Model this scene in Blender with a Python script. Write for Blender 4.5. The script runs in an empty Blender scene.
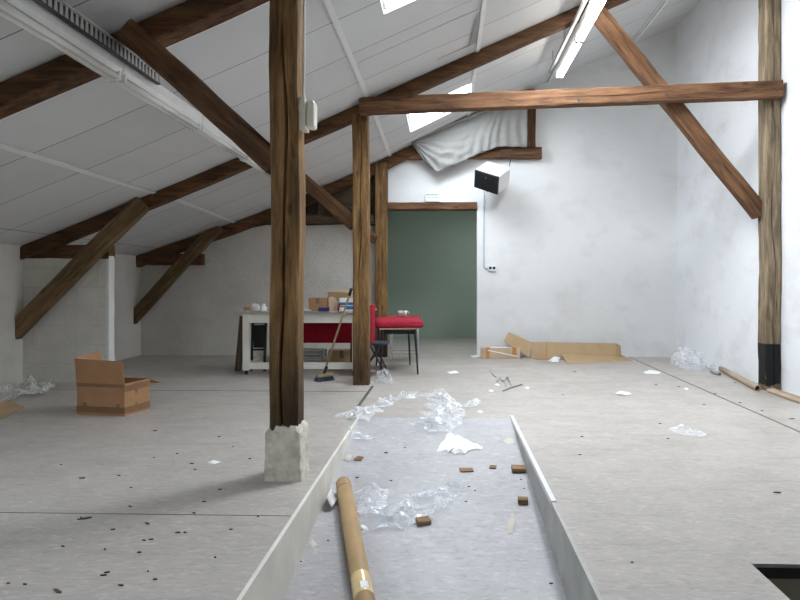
import bpy, bmesh, math, random
from mathutils import Vector, Matrix, noise
random.seed(7)
S = bpy.context.scene
COL = S.collection
PI = math.pi

# ------------------------------------------------------------------ camera
FPX, CAMH = 620.0, 1.15
VX, VY = 446.0, 283.0                      # where the room's long axis vanishes
yaw = math.radians(1.8)                    # a level phone picture, its frame shifted a little off the lens axis
PX, PY = VX - FPX * math.tan(yaw), VY
cd = bpy.data.cameras.new('camera')
cam = bpy.data.objects.new('camera', cd)
COL.objects.link(cam)
cd.sensor_width = 36
cd.lens = 36 * FPX / 800
cd.shift_x = (400 - PX) / 800
cd.shift_y = (PY - 300) / 800
cd.clip_start = 0.05
cam.location = (0, 0, CAMH)
cam.rotation_euler = (PI / 2, 0, yaw)
S.camera = cam
FW = Vector((-math.sin(yaw), math.cos(yaw), 0))
RT = Vector((math.cos(yaw), math.sin(yaw), 0))
UP = Vector((0, 0, 1))
EYE = Vector((0, 0, CAMH))


def sight(x, y):
    return FW + RT * ((x - PX) / FPX) + UP * ((PY - y) / FPX)


def at_depth(x, y, Y):
    q = sight(x, y)
    return EYE + q * (Y / q.y)


RK, RY0 = 0.118, 5.3                       # ramp slope and where it starts


def ramp_z(y):
    return 0.0 if y > RY0 else -RK * (RY0 - max(y, 0.6))


def on_floor(x, y, z=0.0):
    q = sight(x, y)
    return EYE + q * ((z - CAMH) / q.z)


def on_ramp(x, y):
    p = on_floor(x, y)
    for _ in range(40):
        p = on_floor(x, y, ramp_z(p.y))
    return p


CX = [-4.95, -2.9, -1.5, 0.0, 1.5, 3.58]
CZ = [1.54, 2.35, 2.94, 3.60, 4.25, 5.15]


def ceil_z(x, y=0.0):
    xx = min(max(x, CX[0]), CX[-1])
    for i in range(len(CX) - 1):
        if xx <= CX[i + 1]:
            t = (xx - CX[i]) / (CX[i + 1] - CX[i])
            z = CZ[i] + t * (CZ[i + 1] - CZ[i])
            break
    sag = 0.0
    if -4.6 < xx < 0.6 and y > 7.6:
        sag = 0.11 * math.sin(PI * (xx + 4.6) / 5.2) * min(1, (y - 7.6) / 2.1)
    return z - sag


# ------------------------------------------------------------------ materials
def new_mat(name, rough=0.7, spec=0.3, metal=0.0):
    m = bpy.data.materials.new(name)
    m.use_nodes = True
    nt = m.node_tree
    b = nt.nodes['Principled BSDF']
    b.inputs['Roughness'].default_value = rough
    b.inputs['Specular IOR Level'].default_value = spec
    b.inputs['Metallic'].default_value = metal
    return m, nt, b


def N(nt, t, **kw):
    n = nt.nodes.new(t)
    for k, v in kw.items():
        setattr(n, k, v)
    return n


def coords(nt, scale=(1, 1, 1), loc=(0, 0, 0), rot=(0, 0, 0), rnd=False):
    tc = N(nt, 'ShaderNodeTexCoord')
    mp = N(nt, 'ShaderNodeMapping')
    mp.inputs['Scale'].default_value = scale
    mp.inputs['Location'].default_value = loc
    mp.inputs['Rotation'].default_value = rot
    src = tc.outputs['Object']
    if rnd:
        oi = N(nt, 'ShaderNodeObjectInfo')
        ml = N(nt, 'ShaderNodeMath', operation='MULTIPLY')
        ml.inputs[1].default_value = 37.0
        nt.links.new(oi.outputs['Random'], ml.inputs[0])
        ad = N(nt, 'ShaderNodeVectorMath', operation='ADD')
        nt.links.new(src, ad.inputs[0])
        nt.links.new(ml.outputs[0], ad.inputs[1])
        src = ad.outputs[0]
    nt.links.new(src, mp.inputs['Vector'])
    return mp.outputs[0]


def noise_tex(nt, vec, scale, detail=4, rough=0.6, dist=0.0):
    n = N(nt, 'ShaderNodeTexNoise')
    n.inputs['Scale'].default_value = scale
    n.inputs['Detail'].default_value = detail
    n.inputs['Roughness'].default_value = rough
    n.inputs['Distortion'].default_value = dist
    nt.links.new(vec, n.inputs['Vector'])
    return n.outputs['Fac']


def ramp(nt, fac, stops):
    r = N(nt, 'ShaderNodeValToRGB')
    e = r.color_ramp.elements
    while len(e) < len(stops):
        e.new(0.5)
    for k, (p, c) in enumerate(stops):
        e[k].position = p
        e[k].color = (c[0], c[1], c[2], 1) if not isinstance(c, (int, float)) else (c, c, c, 1)
    nt.links.new(fac, r.inputs[0])
    return r.outputs['Color']


def mix(nt, fac, a, b, mode='MIX'):
    m = N(nt, 'ShaderNodeMix', data_type='RGBA', blend_type=mode)
    for sock, v in ((m.inputs[0], fac), (m.inputs[6], a), (m.inputs[7], b)):
        if isinstance(v, (int, float)):
            sock.default_value = v
        elif isinstance(v, tuple):
            sock.default_value = (v[0], v[1], v[2], 1)
        else:
            nt.links.new(v, sock)
    return m.outputs[2]


def bump(nt, b, h, strength=0.3, dist=0.01):
    n = N(nt, 'ShaderNodeBump')
    n.inputs['Strength'].default_value = strength
    n.inputs['Distance'].default_value = dist
    nt.links.new(h, n.inputs['Height'])
    nt.links.new(n.outputs[0], b.inputs['Normal'])


def plain(name, c, rough=0.6, spec=0.3, metal=0.0, var=0.12, scale=9.0, bstr=0.0):
    m, nt, b = new_mat(name, rough, spec, metal)
    v = coords(nt, rnd=True)
    f = noise_tex(nt, v, scale, 4)
    d = tuple(x * (1 - var) for x in c)
    l = tuple(min(1, x * (1 + var)) for x in c)
    nt.links.new(ramp(nt, f, [(0.3, d), (0.7, l)]), b.inputs['Base Color'])
    if bstr:
        bump(nt, b, noise_tex(nt, v, scale * 6, 4), bstr, 0.004)
    return m


def wood(name, dark, mid, light, band=None, rough=0.75):
    m, nt, b = new_mat(name, rough, 0.2)
    v = coords(nt, (0.9, 9, 9), rnd=True)
    f1 = noise_tex(nt, v, 2.6, 8, 0.65, 0.6)
    col = ramp(nt, f1, [(0.3, dark), (0.5, mid), (0.72, light)])
    v2 = coords(nt, (0.55, 16, 16), rnd=True)
    f2 = noise_tex(nt, v2, 3.0, 3, 0.5, 0.3)
    crack = ramp(nt, f2, [(0.30, 0.25), (0.37, 1.0)])
    col = mix(nt, 0.75, col, crack, 'MULTIPLY')
    v3 = coords(nt, (0.7, 1.5, 1.5), rnd=True)
    f3 = noise_tex(nt, v3, 2.2, 5, 0.6)
    col = mix(nt, 0.7, col, ramp(nt, f3, [(0.3, 0.5), (0.62, 1.15)]), 'MULTIPLY')
    vn = coords(nt, (2.2, 5, 5), rnd=True)
    vo = N(nt, 'ShaderNodeTexVoronoi')
    vo.inputs['Scale'].default_value = 1.1
    nt.links.new(vn, vo.inputs['Vector'])
    col = mix(nt, 0.8, col, ramp(nt, vo.outputs['Distance'], [(0.05, 0.3), (0.13, 1.0)]), 'MULTIPLY')
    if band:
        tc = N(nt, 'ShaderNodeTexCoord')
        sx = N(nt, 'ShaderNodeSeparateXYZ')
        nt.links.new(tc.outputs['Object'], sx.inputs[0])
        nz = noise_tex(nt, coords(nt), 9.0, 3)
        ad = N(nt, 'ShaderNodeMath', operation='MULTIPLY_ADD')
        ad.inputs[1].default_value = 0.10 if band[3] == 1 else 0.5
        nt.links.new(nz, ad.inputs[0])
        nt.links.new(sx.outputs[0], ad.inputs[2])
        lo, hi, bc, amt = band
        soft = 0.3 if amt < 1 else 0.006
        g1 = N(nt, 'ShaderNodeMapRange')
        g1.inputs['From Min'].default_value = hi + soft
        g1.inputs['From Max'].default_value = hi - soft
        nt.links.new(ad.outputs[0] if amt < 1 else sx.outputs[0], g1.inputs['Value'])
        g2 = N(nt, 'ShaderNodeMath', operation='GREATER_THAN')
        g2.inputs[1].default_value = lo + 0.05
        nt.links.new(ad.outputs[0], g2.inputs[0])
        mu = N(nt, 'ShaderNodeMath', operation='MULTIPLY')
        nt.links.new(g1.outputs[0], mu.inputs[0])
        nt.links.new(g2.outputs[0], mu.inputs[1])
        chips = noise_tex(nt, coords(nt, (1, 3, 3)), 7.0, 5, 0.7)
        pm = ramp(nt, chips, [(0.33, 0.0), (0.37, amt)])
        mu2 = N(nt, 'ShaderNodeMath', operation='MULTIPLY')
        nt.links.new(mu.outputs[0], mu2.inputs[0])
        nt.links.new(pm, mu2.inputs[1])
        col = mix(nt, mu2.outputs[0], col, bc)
    nt.links.new(col, b.inputs['Base Color'])
    h = mix(nt, 0.5, f1, f2)
    bump(nt, b, h, 0.5, 0.012)
    return m


def clear_plastic(name, alpha=0.35, tint=(0.9, 0.93, 0.97)):
    m = bpy.data.materials.new(name)
    m.use_nodes = True
    nt = m.node_tree
    nt.nodes.clear()
    out = N(nt, 'ShaderNodeOutputMaterial')
    tr = N(nt, 'ShaderNodeBsdfTransparent')
    tr.inputs[0].default_value = (0.985, 0.99, 0.995, 1)
    pb = N(nt, 'ShaderNodeBsdfPrincipled')
    pb.inputs['Base Color'].default_value = (*tint, 1)
    pb.inputs['Roughness'].default_value = 0.16
    pb.inputs['Specular IOR Level'].default_value = 0.8
    mx = N(nt, 'ShaderNodeMixShader')
    fr = N(nt, 'ShaderNodeLayerWeight')
    fr.inputs['Blend'].default_value = 0.35
    v = coords(nt)
    f = noise_tex(nt, v, 14, 5, 0.7, 1.2)
    wr = ramp(nt, f, [(0.4, alpha * 0.35), (0.55, alpha), (0.68, min(1, alpha * 2.8))])
    ad = N(nt, 'ShaderNodeMath', operation='MULTIPLY_ADD', use_clamp=True)
    ad.inputs[1].default_value = 0.4
    nt.links.new(fr.outputs['Facing'], ad.inputs[0])
    nt.links.new(wr, ad.inputs[2])
    nt.links.new(ad.outputs[0], mx.inputs[0])
    nt.links.new(tr.outputs[0], mx.inputs[1])
    nt.links.new(pb.outputs[0], mx.inputs[2])
    nt.links.new(mx.outputs[0], out.inputs[0])
    return m


def emit(name, c, s):
    m = bpy.data.materials.new(name)
    m.use_nodes = True
    nt = m.node_tree
    nt.nodes.clear()
    out = N(nt, 'ShaderNodeOutputMaterial')
    e = N(nt, 'ShaderNodeEmission')
    e.inputs[0].default_value = (*c, 1)
    e.inputs[1].default_value = s
    nt.links.new(e.outputs[0], out.inputs[0])
    return m


M = {}
# timber
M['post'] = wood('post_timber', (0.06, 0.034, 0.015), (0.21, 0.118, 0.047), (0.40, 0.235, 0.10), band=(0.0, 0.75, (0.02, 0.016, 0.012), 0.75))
M['timber'] = wood('old_timber', (0.035, 0.018, 0.010), (0.11, 0.054, 0.026), (0.20, 0.105, 0.05))
M['brace'] = wood('brace_timber', (0.065, 0.042, 0.022), (0.17, 0.108, 0.054), (0.30, 0.195, 0.10))
M['grey_post'] = wood('weathered_timber', (0.075, 0.058, 0.04), (0.21, 0.157, 0.102), (0.38, 0.295, 0.20), band=(0.06, 0.50, (0.016, 0.016, 0.017), 1.0))
M['tie'] = wood('tie_timber', (0.05, 0.024, 0.013), (0.145, 0.072, 0.036), (0.25, 0.135, 0.07))
M['dark_board'] = wood('dark_board', (0.05, 0.035, 0.025), (0.11, 0.075, 0.05), (0.17, 0.12, 0.08))
M['chip'] = wood('chip_wood', (0.14, 0.085, 0.045), (0.26, 0.165, 0.09), (0.36, 0.24, 0.14))
M['dark_chip'] = plain('dark_chip', (0.075, 0.058, 0.045))
M['broom_wood'] = plain('broom_wood', (0.42, 0.30, 0.17), 0.5)


def floor_mat(name, warm):
    m, nt, b = new_mat(name, 0.42, 0.35)
    base = (0.445, 0.412, 0.378) if warm else (0.45, 0.44, 0.45)
    v = coords(nt)
    big = noise_tex(nt, v, 0.55, 5, 0.6)
    col = ramp(nt, big, [(0.3, tuple(x * 0.86 for x in base)), (0.7, tuple(x * 1.08 for x in base))])
    # marbled flecks running every which way
    for ang, seedl, lightc in ((0.5, 3.1, True), (-0.9, 8.7, False), (1.35, 5.2, True), (0.1, 12.4, False)):
        vv = coords(nt, (15, 40, 15), (seedl, seedl, 0), (0, 0, ang))
        fl = noise_tex(nt, vv, 1.0, 3, 0.55, 0.4)
        if lightc:
            msk = ramp(nt, fl, [(0.58, 0.0), (0.66, 0.55)])
            col = mix(nt, msk, col, tuple(min(1, x * 1.28) for x in base))
        else:
            msk = ramp(nt, fl, [(0.57, 0.0), (0.67, 0.55)])
            col = mix(nt, msk, col, tuple(x * 0.74 for x in base))
    mid = noise_tex(nt, coords(nt, (1, 1, 1), (4, 9, 0)), 3.2, 6, 0.7, 0.5)
    col = mix(nt, 0.55, col, ramp(nt, mid, [(0.3, 0.82), (0.6, 1.0)]), 'MULTIPLY')
    dirt = noise_tex(nt, coords(nt, (1.4, 1.4, 1), (2, 5, 0)), 6.0, 8, 0.78, 0.3)
    col = mix(nt, ramp(nt, dirt, [(0.60, 0.0), (0.76, 0.65)]), col, (0.17, 0.14, 0.11))
    if warm:
        # scuffed trail worn across the lino in front of the post
        vv = coords(nt, (0.7, 4.5, 1), (0, 0, 0), (0, 0, -0.55))
        tr = noise_tex(nt, vv, 2.2, 5, 0.65)
        col = mix(nt, ramp(nt, tr, [(0.52, 0.0), (0.72, 0.35)]), col, (0.24, 0.2, 0.16))
    nt.links.new(col, b.inputs['Base Color'])
    rr = ramp(nt, mid, [(0.3, 0.5), (0.7, 0.34)])
    nt.links.new(rr, b.inputs['Roughness'])
    bump(nt, b, mid, 0.06, 0.01)
    return m


M['floor'] = floor_mat('floor_lino', True)
M['ramp'] = floor_mat('ramp_lino', False)


def wall_mat(name, base, stain=(0.55, 0.53, 0.5), st=0.35, rough=0.75, scale=1.1):
    m, nt, b = new_mat(name, rough, 0.2)
    v = coords(nt)
    f = noise_tex(nt, v, scale, 6, 0.6)
    col = ramp(nt, f, [(0.3, tuple(x * 0.95 for x in base)), (0.7, base)])
    f2 = noise_tex(nt, coords(nt, (2, 2, 3), (7, 1, 4)), 0.9, 5, 0.6, 0.2)
    col = mix(nt, ramp(nt, f2, [(0.50, 0.0), (0.75, st)]), col, stain)
    nt.links.new(col, b.inputs['Base Color'])
    bump(nt, b, noise_tex(nt, v, 40, 4), 0.08, 0.004)
    return m


M['wall'] = wall_mat('white_paint', (0.80, 0.81, 0.81), st=0.35)
M['wall_side'] = wall_mat('white_paint_side', (0.81, 0.83, 0.85), st=0.45)
M['green'] = wall_mat('green_paint', (0.36, 0.44, 0.37), (0.29, 0.36, 0.30), 0.3)


def block_mat(name, base, joints, axis):
    m, nt, b = new_mat(name, 0.85, 0.15)
    v = coords(nt)
    f = noise_tex(nt, v, 2.2, 7, 0.65)
    col = ramp(nt, f, [(0.28, tuple(x * 0.82 for x in base)), (0.7, base)])
    fs = noise_tex(nt, coords(nt, (1.5, 1.5, 1.5), (3, 3, 3)), 5.0, 8, 0.75)
    col = mix(nt, ramp(nt, fs, [(0.60, 0.0), (0.75, 0.5)]), col, tuple(x * 0.62 for x in base))
    rough_n = noise_tex(nt, v, 28, 6, 0.7)
    if joints:
        vv = coords(nt, rot=(PI / 2, 0, 0) if axis == 'xz' else (PI / 2, 0, PI / 2))
        if axis == 'xz':
            tc = N(nt, 'ShaderNodeTexCoord')
            sp = N(nt, 'ShaderNodeSeparateXYZ')
            cb = N(nt, 'ShaderNodeCombineXYZ')
            nt.links.new(tc.outputs['Object'], sp.inputs[0])
            nt.links.new(sp.outputs[0], cb.inputs[0])
            nt.links.new(sp.outputs[2], cb.inputs[1])
            vv = cb.outputs[0]
        br = N(nt, 'ShaderNodeTexBrick')
        br.inputs['Scale'].default_value = 1.0
        br.inputs['Brick Width'].default_value = 0.5
        br.inputs['Row Height'].default_value = 0.22
        br.inputs['Mortar Size'].default_value = 0.006
        br.inputs['Mortar Smooth'].default_value = 0.3
        nt.links.new(vv, br.inputs['Vector'])
        col = mix(nt, ramp(nt, br.outputs['Fac'], [(0.0, 0.0), (1.0, joints)]), col, tuple(x * 0.72 for x in base))
        h = mix(nt, 0.35, rough_n, br.outputs['Fac'], 'SUBTRACT')
        bump(nt, b, h, 1.0, 0.02)
    else:
        bump(nt, b, rough_n, 1.0, 0.03)
    nt.links.new(col, b.inputs['Base Color'])
    return m


M['block'] = block_mat('whitewashed_block', (0.85, 0.825, 0.765), 0.45, 'xz')
M['rubble'] = block_mat('whitewashed_render', (0.85, 0.825, 0.765), 0, 'xz')
M['left_wall'] = wall_mat('left_wall_paint', (0.84, 0.82, 0.765), (0.55, 0.53, 0.48), 0.4)
M['plaster_end'] = plain('plaster_edge', (0.86, 0.86, 0.84), 0.7, var=0.04)


def ceiling_mat():
    m, nt, b = new_mat('ceiling_panels', 0.7, 0.2)
    v = coords(nt)
    f = noise_tex(nt, v, 1.3, 5, 0.6)
    base = (0.71, 0.71, 0.71)
    col = ramp(nt, f, [(0.3, tuple(x * 0.93 for x in base)), (0.7, base)])
    vv = coords(nt, (1, 1, 0), (0.868, -4.135, 0))
    br = N(nt, 'ShaderNodeTexBrick', offset=0.0)
    br.inputs['Scale'].default_value = 1.0
    br.inputs['Brick Width'].default_value = 1.2235
    br.inputs['Row Height'].default_value = 0.73
    br.inputs['Mortar Size'].default_value = 0.004
    br.inputs['Mortar Smooth'].default_value = 0.15
    br.inputs['Color1'].default_value = (1, 1, 1, 1)
    br.inputs['Color2'].default_value = (0.93, 0.93, 0.93, 1)
    nt.links.new(vv, br.inputs['Vector'])
    col = mix(nt, 1.0, col, br.outputs['Color'], 'MULTIPLY')
    gap = noise_tex(nt, coords(nt, loc=(1, 2, 3)), 1.4, 3)
    gm = N(nt, 'ShaderNodeMath', operation='MULTIPLY')
    nt.links.new(br.outputs['Fac'], gm.inputs[0])
    nt.links.new(ramp(nt, gap, [(0.40, 0.03), (0.72, 0.38)]), gm.inputs[1])
    col = mix(nt, gm.outputs[0], mix(nt, 1.0, col, (0, 0, 0), 'MIX') if False else col, (0.33, 0.33, 0.33))
    nt.links.new(col, b.inputs['Base Color'])
    return m


M['ceiling'] = ceiling_mat()
M['batten'] = plain('white_batten', (0.80, 0.80, 0.79), 0.55, var=0.04)
M['white_metal'] = plain('white_enamel', (0.80, 0.80, 0.77), 0.35, 0.5, var=0.05)
M['tube_off'] = plain('tube_glass_unlit', (0.82, 0.82, 0.78), 0.12, 0.7, var=0.03)
M['steel'] = plain('galvanised_steel', (0.42, 0.42, 0.42), 0.4, 0.5, 0.6)
M['black_metal'] = plain('black_metal', (0.018, 0.018, 0.02), 0.45, 0.4)
M['black_plastic'] = plain('black_plastic', (0.02, 0.02, 0.023), 0.35, 0.5)
M['chrome'] = plain('chrome', (0.65, 0.65, 0.66), 0.2, 0.5, 1.0)
M['cream'] = plain('cream_plastic', (0.74, 0.70, 0.58), 0.4, 0.5, var=0.05)
M['cream_lens'] = plain('cream_lens', (0.80, 0.77, 0.66), 0.2, 0.6, var=0.05)
M['white_plastic'] = plain('white_plastic', (0.80, 0.80, 0.79), 0.35, 0.5, var=0.03)
M['conduit'] = plain('conduit_grey', (0.50, 0.55, 0.62), 0.4, 0.4, var=0.05)
M['pale_green'] = plain('pale_green_plastic', (0.30, 0.55, 0.42), 0.4, 0.4)
M['rubber'] = plain('rubber', (0.03, 0.03, 0.03), 0.8)
M['ramp_side'] = plain('cream_painted_board', (0.72, 0.70, 0.63), 0.55, 0.3, var=0.1, scale=4, bstr=0.1)
M['ramp_side_grey'] = plain('grey_painted_board', (0.46, 0.46, 0.44), 0.6, 0.3, var=0.16, scale=5, bstr=0.1)
M['nosing'] = plain('aluminium_nosing', (0.78, 0.79, 0.82), 0.35, 0.5, 0.2)
M['seam'] = plain('brown_grey_joint', (0.17, 0.155, 0.14), 0.8)
M['gap'] = plain('dark_joint_and_gap_shade', (0.09, 0.085, 0.08), 0.8)
M['shadow_gap'] = plain('grey_gap_shade', (0.30, 0.30, 0.30), 0.8)
M['pit'] = plain('stair_pit_wall', (0.30, 0.275, 0.22), 0.7)
M['plaster'] = plain('lumpy_plaster', (0.70, 0.66, 0.57), 0.9, 0.15, var=0.22, scale=16, bstr=0.7)
M['card'] = plain('brown_cardboard', (0.42, 0.235, 0.125), 0.8, 0.15, var=0.08, scale=6)
M['card_tan'] = plain('tan_cardboard', (0.44, 0.315, 0.185), 0.8, 0.15, var=0.07, scale=6)
M['card_pale'] = plain('pale_cardboard', (0.55, 0.42, 0.29), 0.8, 0.15, var=0.10, scale=6)
M['tape'] = plain('brown_tape', (0.24, 0.13, 0.065), 0.28, 0.5, var=0.1)
M['orange_tape'] = plain('orange_tape', (0.50, 0.22, 0.06), 0.3, 0.5, var=0.1)
M['clear_tape'] = plain('yellowed_tape', (0.72, 0.53, 0.27), 0.18, 0.7, var=0.1)
M['tube_card'] = plain('kraft_tube', (0.41, 0.275, 0.14), 0.55, 0.3, var=0.08, scale=12)
M['grey_card'] = plain('greyed_cardboard', (0.42, 0.32, 0.23), 0.7, var=0.1)
M['dark_void'] = plain('tube_inside_shade', (0.05, 0.04, 0.03), 0.9)
M['paper'] = plain('white_paper', (0.86, 0.86, 0.85), 0.8, 0.2, var=0.03)
M['red'] = plain('red_cloth', (0.33, 0.024, 0.046), 0.85, 0.1, var=0.18, scale=22, bstr=0.3)
M['dark_red'] = plain('dark_red_cloth', (0.30, 0.010, 0.025), 0.85, 0.1, var=0.15, scale=22, bstr=0.3)
M['red_wood'] = plain('red_brown_wood', (0.33, 0.07, 0.05), 0.4, 0.3)
M['plywood'] = plain('plywood_edge', (0.50, 0.34, 0.18), 0.7)
M['table_white'] = plain('table_white_paint', (0.78, 0.76, 0.70), 0.5, 0.3, var=0.08, scale=5)
M['table_top'] = plain('worn_grey_top', (0.45, 0.41, 0.36), 0.5, 0.3, var=0.15)
M['blue'] = plain('blue_print', (0.05, 0.17, 0.40), 0.5)
M['dark_blue'] = plain('dark_blue_print', (0.035, 0.045, 0.16), 0.5)
M['red_plastic'] = plain('red_plastic', (0.45, 0.02, 0.03), 0.4)
M['seat_blue'] = plain('dark_blue_vinyl', (0.03, 0.04, 0.06), 0.4, 0.4)
M['bristle'] = plain('blue_grey_bristle', (0.05, 0.075, 0.11), 0.9, bstr=0.5)
M['clear'] = clear_plastic('clear_film', 0.19)
M['bubble'] = clear_plastic('bubble_wrap', 0.42, (0.80, 0.80, 0.76))
M['cloth'] = None
m, nt, b = new_mat('grey_canvas', 0.9, 0.1)
v = coords(nt)
nt.links.new(ramp(nt, noise_tex(nt, v, 3, 5), [(0.3, (0.27, 0.265, 0.25)), (0.7, (0.34, 0.335, 0.32))]), b.inputs['Base Color'])
bump(nt, b, noise_tex(nt, coords(nt, (6, 6, 2)), 3, 4), 0.15, 0.01)
M['cloth'] = m
M['sky_pane'] = emit('bright_sky_pane', (0.82, 0.91, 1.0), 22.0)  # visible skylights, and the added left one
M['added_ridge_pane'] = emit('added_ridge_light', (0.91, 0.955, 1.0), 95.0)  # added unseen ridge pane, much brighter, to cast the post's shadow
M['lit_tube'] = emit('lit_fluorescent_tube', (1.0, 0.95, 0.88), 14.0)

# ------------------------------------------------------------------ builders


def obj(name, bm, m, parent=None, smooth=False, recalc=True):
    if recalc:
        bmesh.ops.recalc_face_normals(bm, faces=bm.faces)
    me = bpy.data.meshes.new(name)
    bm.to_mesh(me)
    bm.free()
    if smooth:
        for p in me.polygons:
            p.use_smooth = True
    o = bpy.data.objects.new(name, me)
    for mm in (m if isinstance(m, (list, tuple)) else [m]):
        me.materials.append(mm)
    COL.objects.link(o)
    if parent:
        o.parent = parent
    return o


def tag(o, label, cat, group=None, kind=None):
    if label:
        o['label'] = label
    if cat:
        o['category'] = cat
    if group:
        o['group'] = group
    if kind:
        o['kind'] = kind
    return o


def thing(name, label, cat, loc=(0, 0, 0), rz=0.0, group=None):
    o = bpy.data.objects.new(name, None)
    COL.objects.link(o)
    o.empty_display_size = 0.1
    o.location = loc
    o.rotation_euler = (0, 0, rz)
    return tag(o, label, cat, group)


def struct(o):
    o['kind'] = 'structure'
    return o


def box(bm, lo, hi, mi=0):
    vs = [bm.verts.new((x, y, z)) for z in (lo[2], hi[2]) for y in (lo[1], hi[1]) for x in (lo[0], hi[0])]
    for q in ((0, 2, 3, 1), (4, 5, 7, 6), (0, 1, 5, 4), (2, 6, 7, 3), (0, 4, 6, 2), (1, 3, 7, 5)):
        f = bm.faces.new([vs[i] for i in q])
        f.material_index = mi
    return vs


def bx(lo, hi, bev=0.0):
    bm = bmesh.new()
    box(bm, lo, hi)
    if bev:
        bmesh.ops.bevel(bm, geom=bm.edges[:], offset=bev, segments=2, affect='EDGES', profile=0.5)
    return bm


def boxes(lst):
    bm = bmesh.new()
    for lo, hi in lst:
        box(bm, lo, hi)
    return bm


def tube_into(bm, pts, r, n=10, cap=True):
    pts = [Vector(p) for p in pts]
    rings = []
    prev = None
    for i, p in enumerate(pts):
        d = (pts[min(i + 1, len(pts) - 1)] - pts[max(i - 1, 0)]).normalized()
        ref = Vector((0, 0, 1)) if abs(d.z) < 0.9 else Vector((1, 0, 0))
        if prev is not None:
            u = (prev - d * prev.dot(d)).normalized()
        else:
            u = d.cross(ref).normalized()
        prev = u
        w = d.cross(u)
        rr = r[i] if isinstance(r, (list, tuple)) else r
        rings.append([bm.verts.new(p + (u * math.cos(2 * PI * k / n) + w * math.sin(2 * PI * k / n)) * rr) for k in range(n)])
    for a, c in zip(rings, rings[1:]):
        for k in range(n):
            bm.faces.new((a[k], a[(k + 1) % n], c[(k + 1) % n], c[k]))
    if cap:
        bm.faces.new(rings[0][::-1])
        bm.faces.new(rings[-1])
    return rings


def tube(pts, r, n=10):
    bm = bmesh.new()
    tube_into(bm, pts, r, n)
    return bm


def prism(poly, y0, y1):
    """poly is a list of (x, z); extruded from y0 to y1"""
    bm = bmesh.new()
    a = [bm.verts.new((x, y0, z)) for x, z in poly]
    c = [bm.verts.new((x, y1, z)) for x, z in poly]
    n = len(poly)
    bm.faces.new(a)
    bm.faces.new(c[::-1])
    for i in range(n):
        bm.faces.new((a[i], c[i], c[(i + 1) % n], a[(i + 1) % n]))
    return bm


def sheet(grid, th=0.0):
    """grid[i][j] of points -> a thin solid sheet with thickness th"""
    bm = bmesh.new()
    vs = [[bm.verts.new(p) for p in row] for row in grid]
    for i in range(len(vs) - 1):
        for j in range(len(vs[0]) - 1):
            bm.faces.new((vs[i][j], vs[i + 1][j], vs[i + 1][j + 1], vs[i][j + 1]))
    bmesh.ops.recalc_face_normals(bm, faces=bm.faces)
    if th:
        bmesh.ops.solidify(bm, geom=bm.faces[:], thickness=th)
    return bm


def panel(c, th):
    """a flat board with four corner points and a thickness"""
    c = [Vector(p) for p in c]
    n = (c[1] - c[0]).cross(c[3] - c[0]).normalized() * th
    bm = bmesh.new()
    a = [bm.verts.new(p) for p in c]
    d = [bm.verts.new(p + n) for p in c]
    bm.faces.new(a)
    bm.faces.new(d[::-1])
    for i in range(4):
        bm.faces.new((a[i], d[i], d[(i + 1) % 4], a[(i + 1) % 4]))
    return bm


BEAM_SEED = [0]


def beam_mesh(L, wy, wz, wob=0.006, crack=0.0, taper=1.0):
    """hewn timber along local +X; section wy (depth) by wz (height), front face is local -Y"""
    BEAM_SEED[0] += 17
    sd = BEAM_SEED[0]
    bm = bmesh.new()
    n = max(6, int(L / 0.09))
    rings = []
    hy, hz, c = wy / 2, wz / 2, 0.012
    for i in range(n + 1):
        x = L * i / n
        k = 1 + (taper - 1) * i / n
        w1 = noise.noise(Vector((x * 1.1, sd, 0))) * wob * 2.0
        w2 = noise.noise(Vector((x * 1.1, sd, 9))) * wob * 2.0
        cw = noise.noise(Vector((x * 1.3, sd, 4))) * hz * 0.45
        cdp = crack * max(0.0, 0.5 + noise.noise(Vector((x * 0.9, sd, 2))) * 1.3)
        cwd = 0.0025 + cdp * 0.26
        ring = [(-hy + c, -hz), (0, -hz), (hy - c, -hz), (hy, -hz + c), (hy, 0), (hy, hz - c), (hy - c, hz), (0, hz), (-hy + c, hz),
                (-hy, hz - c), (-hy, cw + cwd + 0.03), (-hy, cw + cwd), (-hy + cdp, cw), (-hy, cw - cwd), (-hy, cw - cwd - 0.03), (-hy, -hz + c)]
        row = []
        for q, (yy, zz) in enumerate(ring):
            e = Vector((x * 6, q * 3.1, sd))
            j = noise.noise(e) * wob * (0.8 if q in (0, 2, 3, 5, 6, 8, 9, 15) else 0.25)
            row.append(bm.verts.new((x, (yy + w1 + j) * k, (zz + w2 + j) * k)))
        rings.append(row)
    m_ = len(rings[0])
    for a, d in zip(rings, rings[1:]):
        for q in range(m_):
            bm.faces.new((a[q], d[q], d[(q + 1) % m_], a[(q + 1) % m_]))
    bm.faces.new(rings[0])
    bm.faces.new(rings[-1][::-1])
    return bm


def beam(name, label, cat, p0, p1, wy, wz, m, crack=0.0, wob=0.006, group=None):
    p0, p1 = Vector(p0), Vector(p1)
    d = p1 - p0
    o = obj(name, beam_mesh(d.length, wy, wz, wob, crack), m)
    ax = d.normalized()
    ay = Vector((0, 1, 0))
    ay = (ay - ax * ay.dot(ax)).normalized()
    az = ax.cross(ay)
    R = Matrix((ax, ay, az)).transposed().to_4x4()
    o.matrix_world = Matrix.Translation(p0) @ R
    return tag(o, label, cat, group)


def flake(pts, th, jit=0.0):
    """small irregular flat solid from an outline of world points"""
    bm = bmesh.new()
    a = [bm.verts.new(p) for p in pts]
    d = [bm.verts.new(Vector(p) + Vector((0, 0, th))) for p in pts]
    n = len(pts)
    bm.faces.new(a)
    bm.faces.new(d)
    for i in range(n):
        bm.faces.new((a[i], d[i], d[(i + 1) % n], a[(i + 1) % n]))
    return bm


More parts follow.
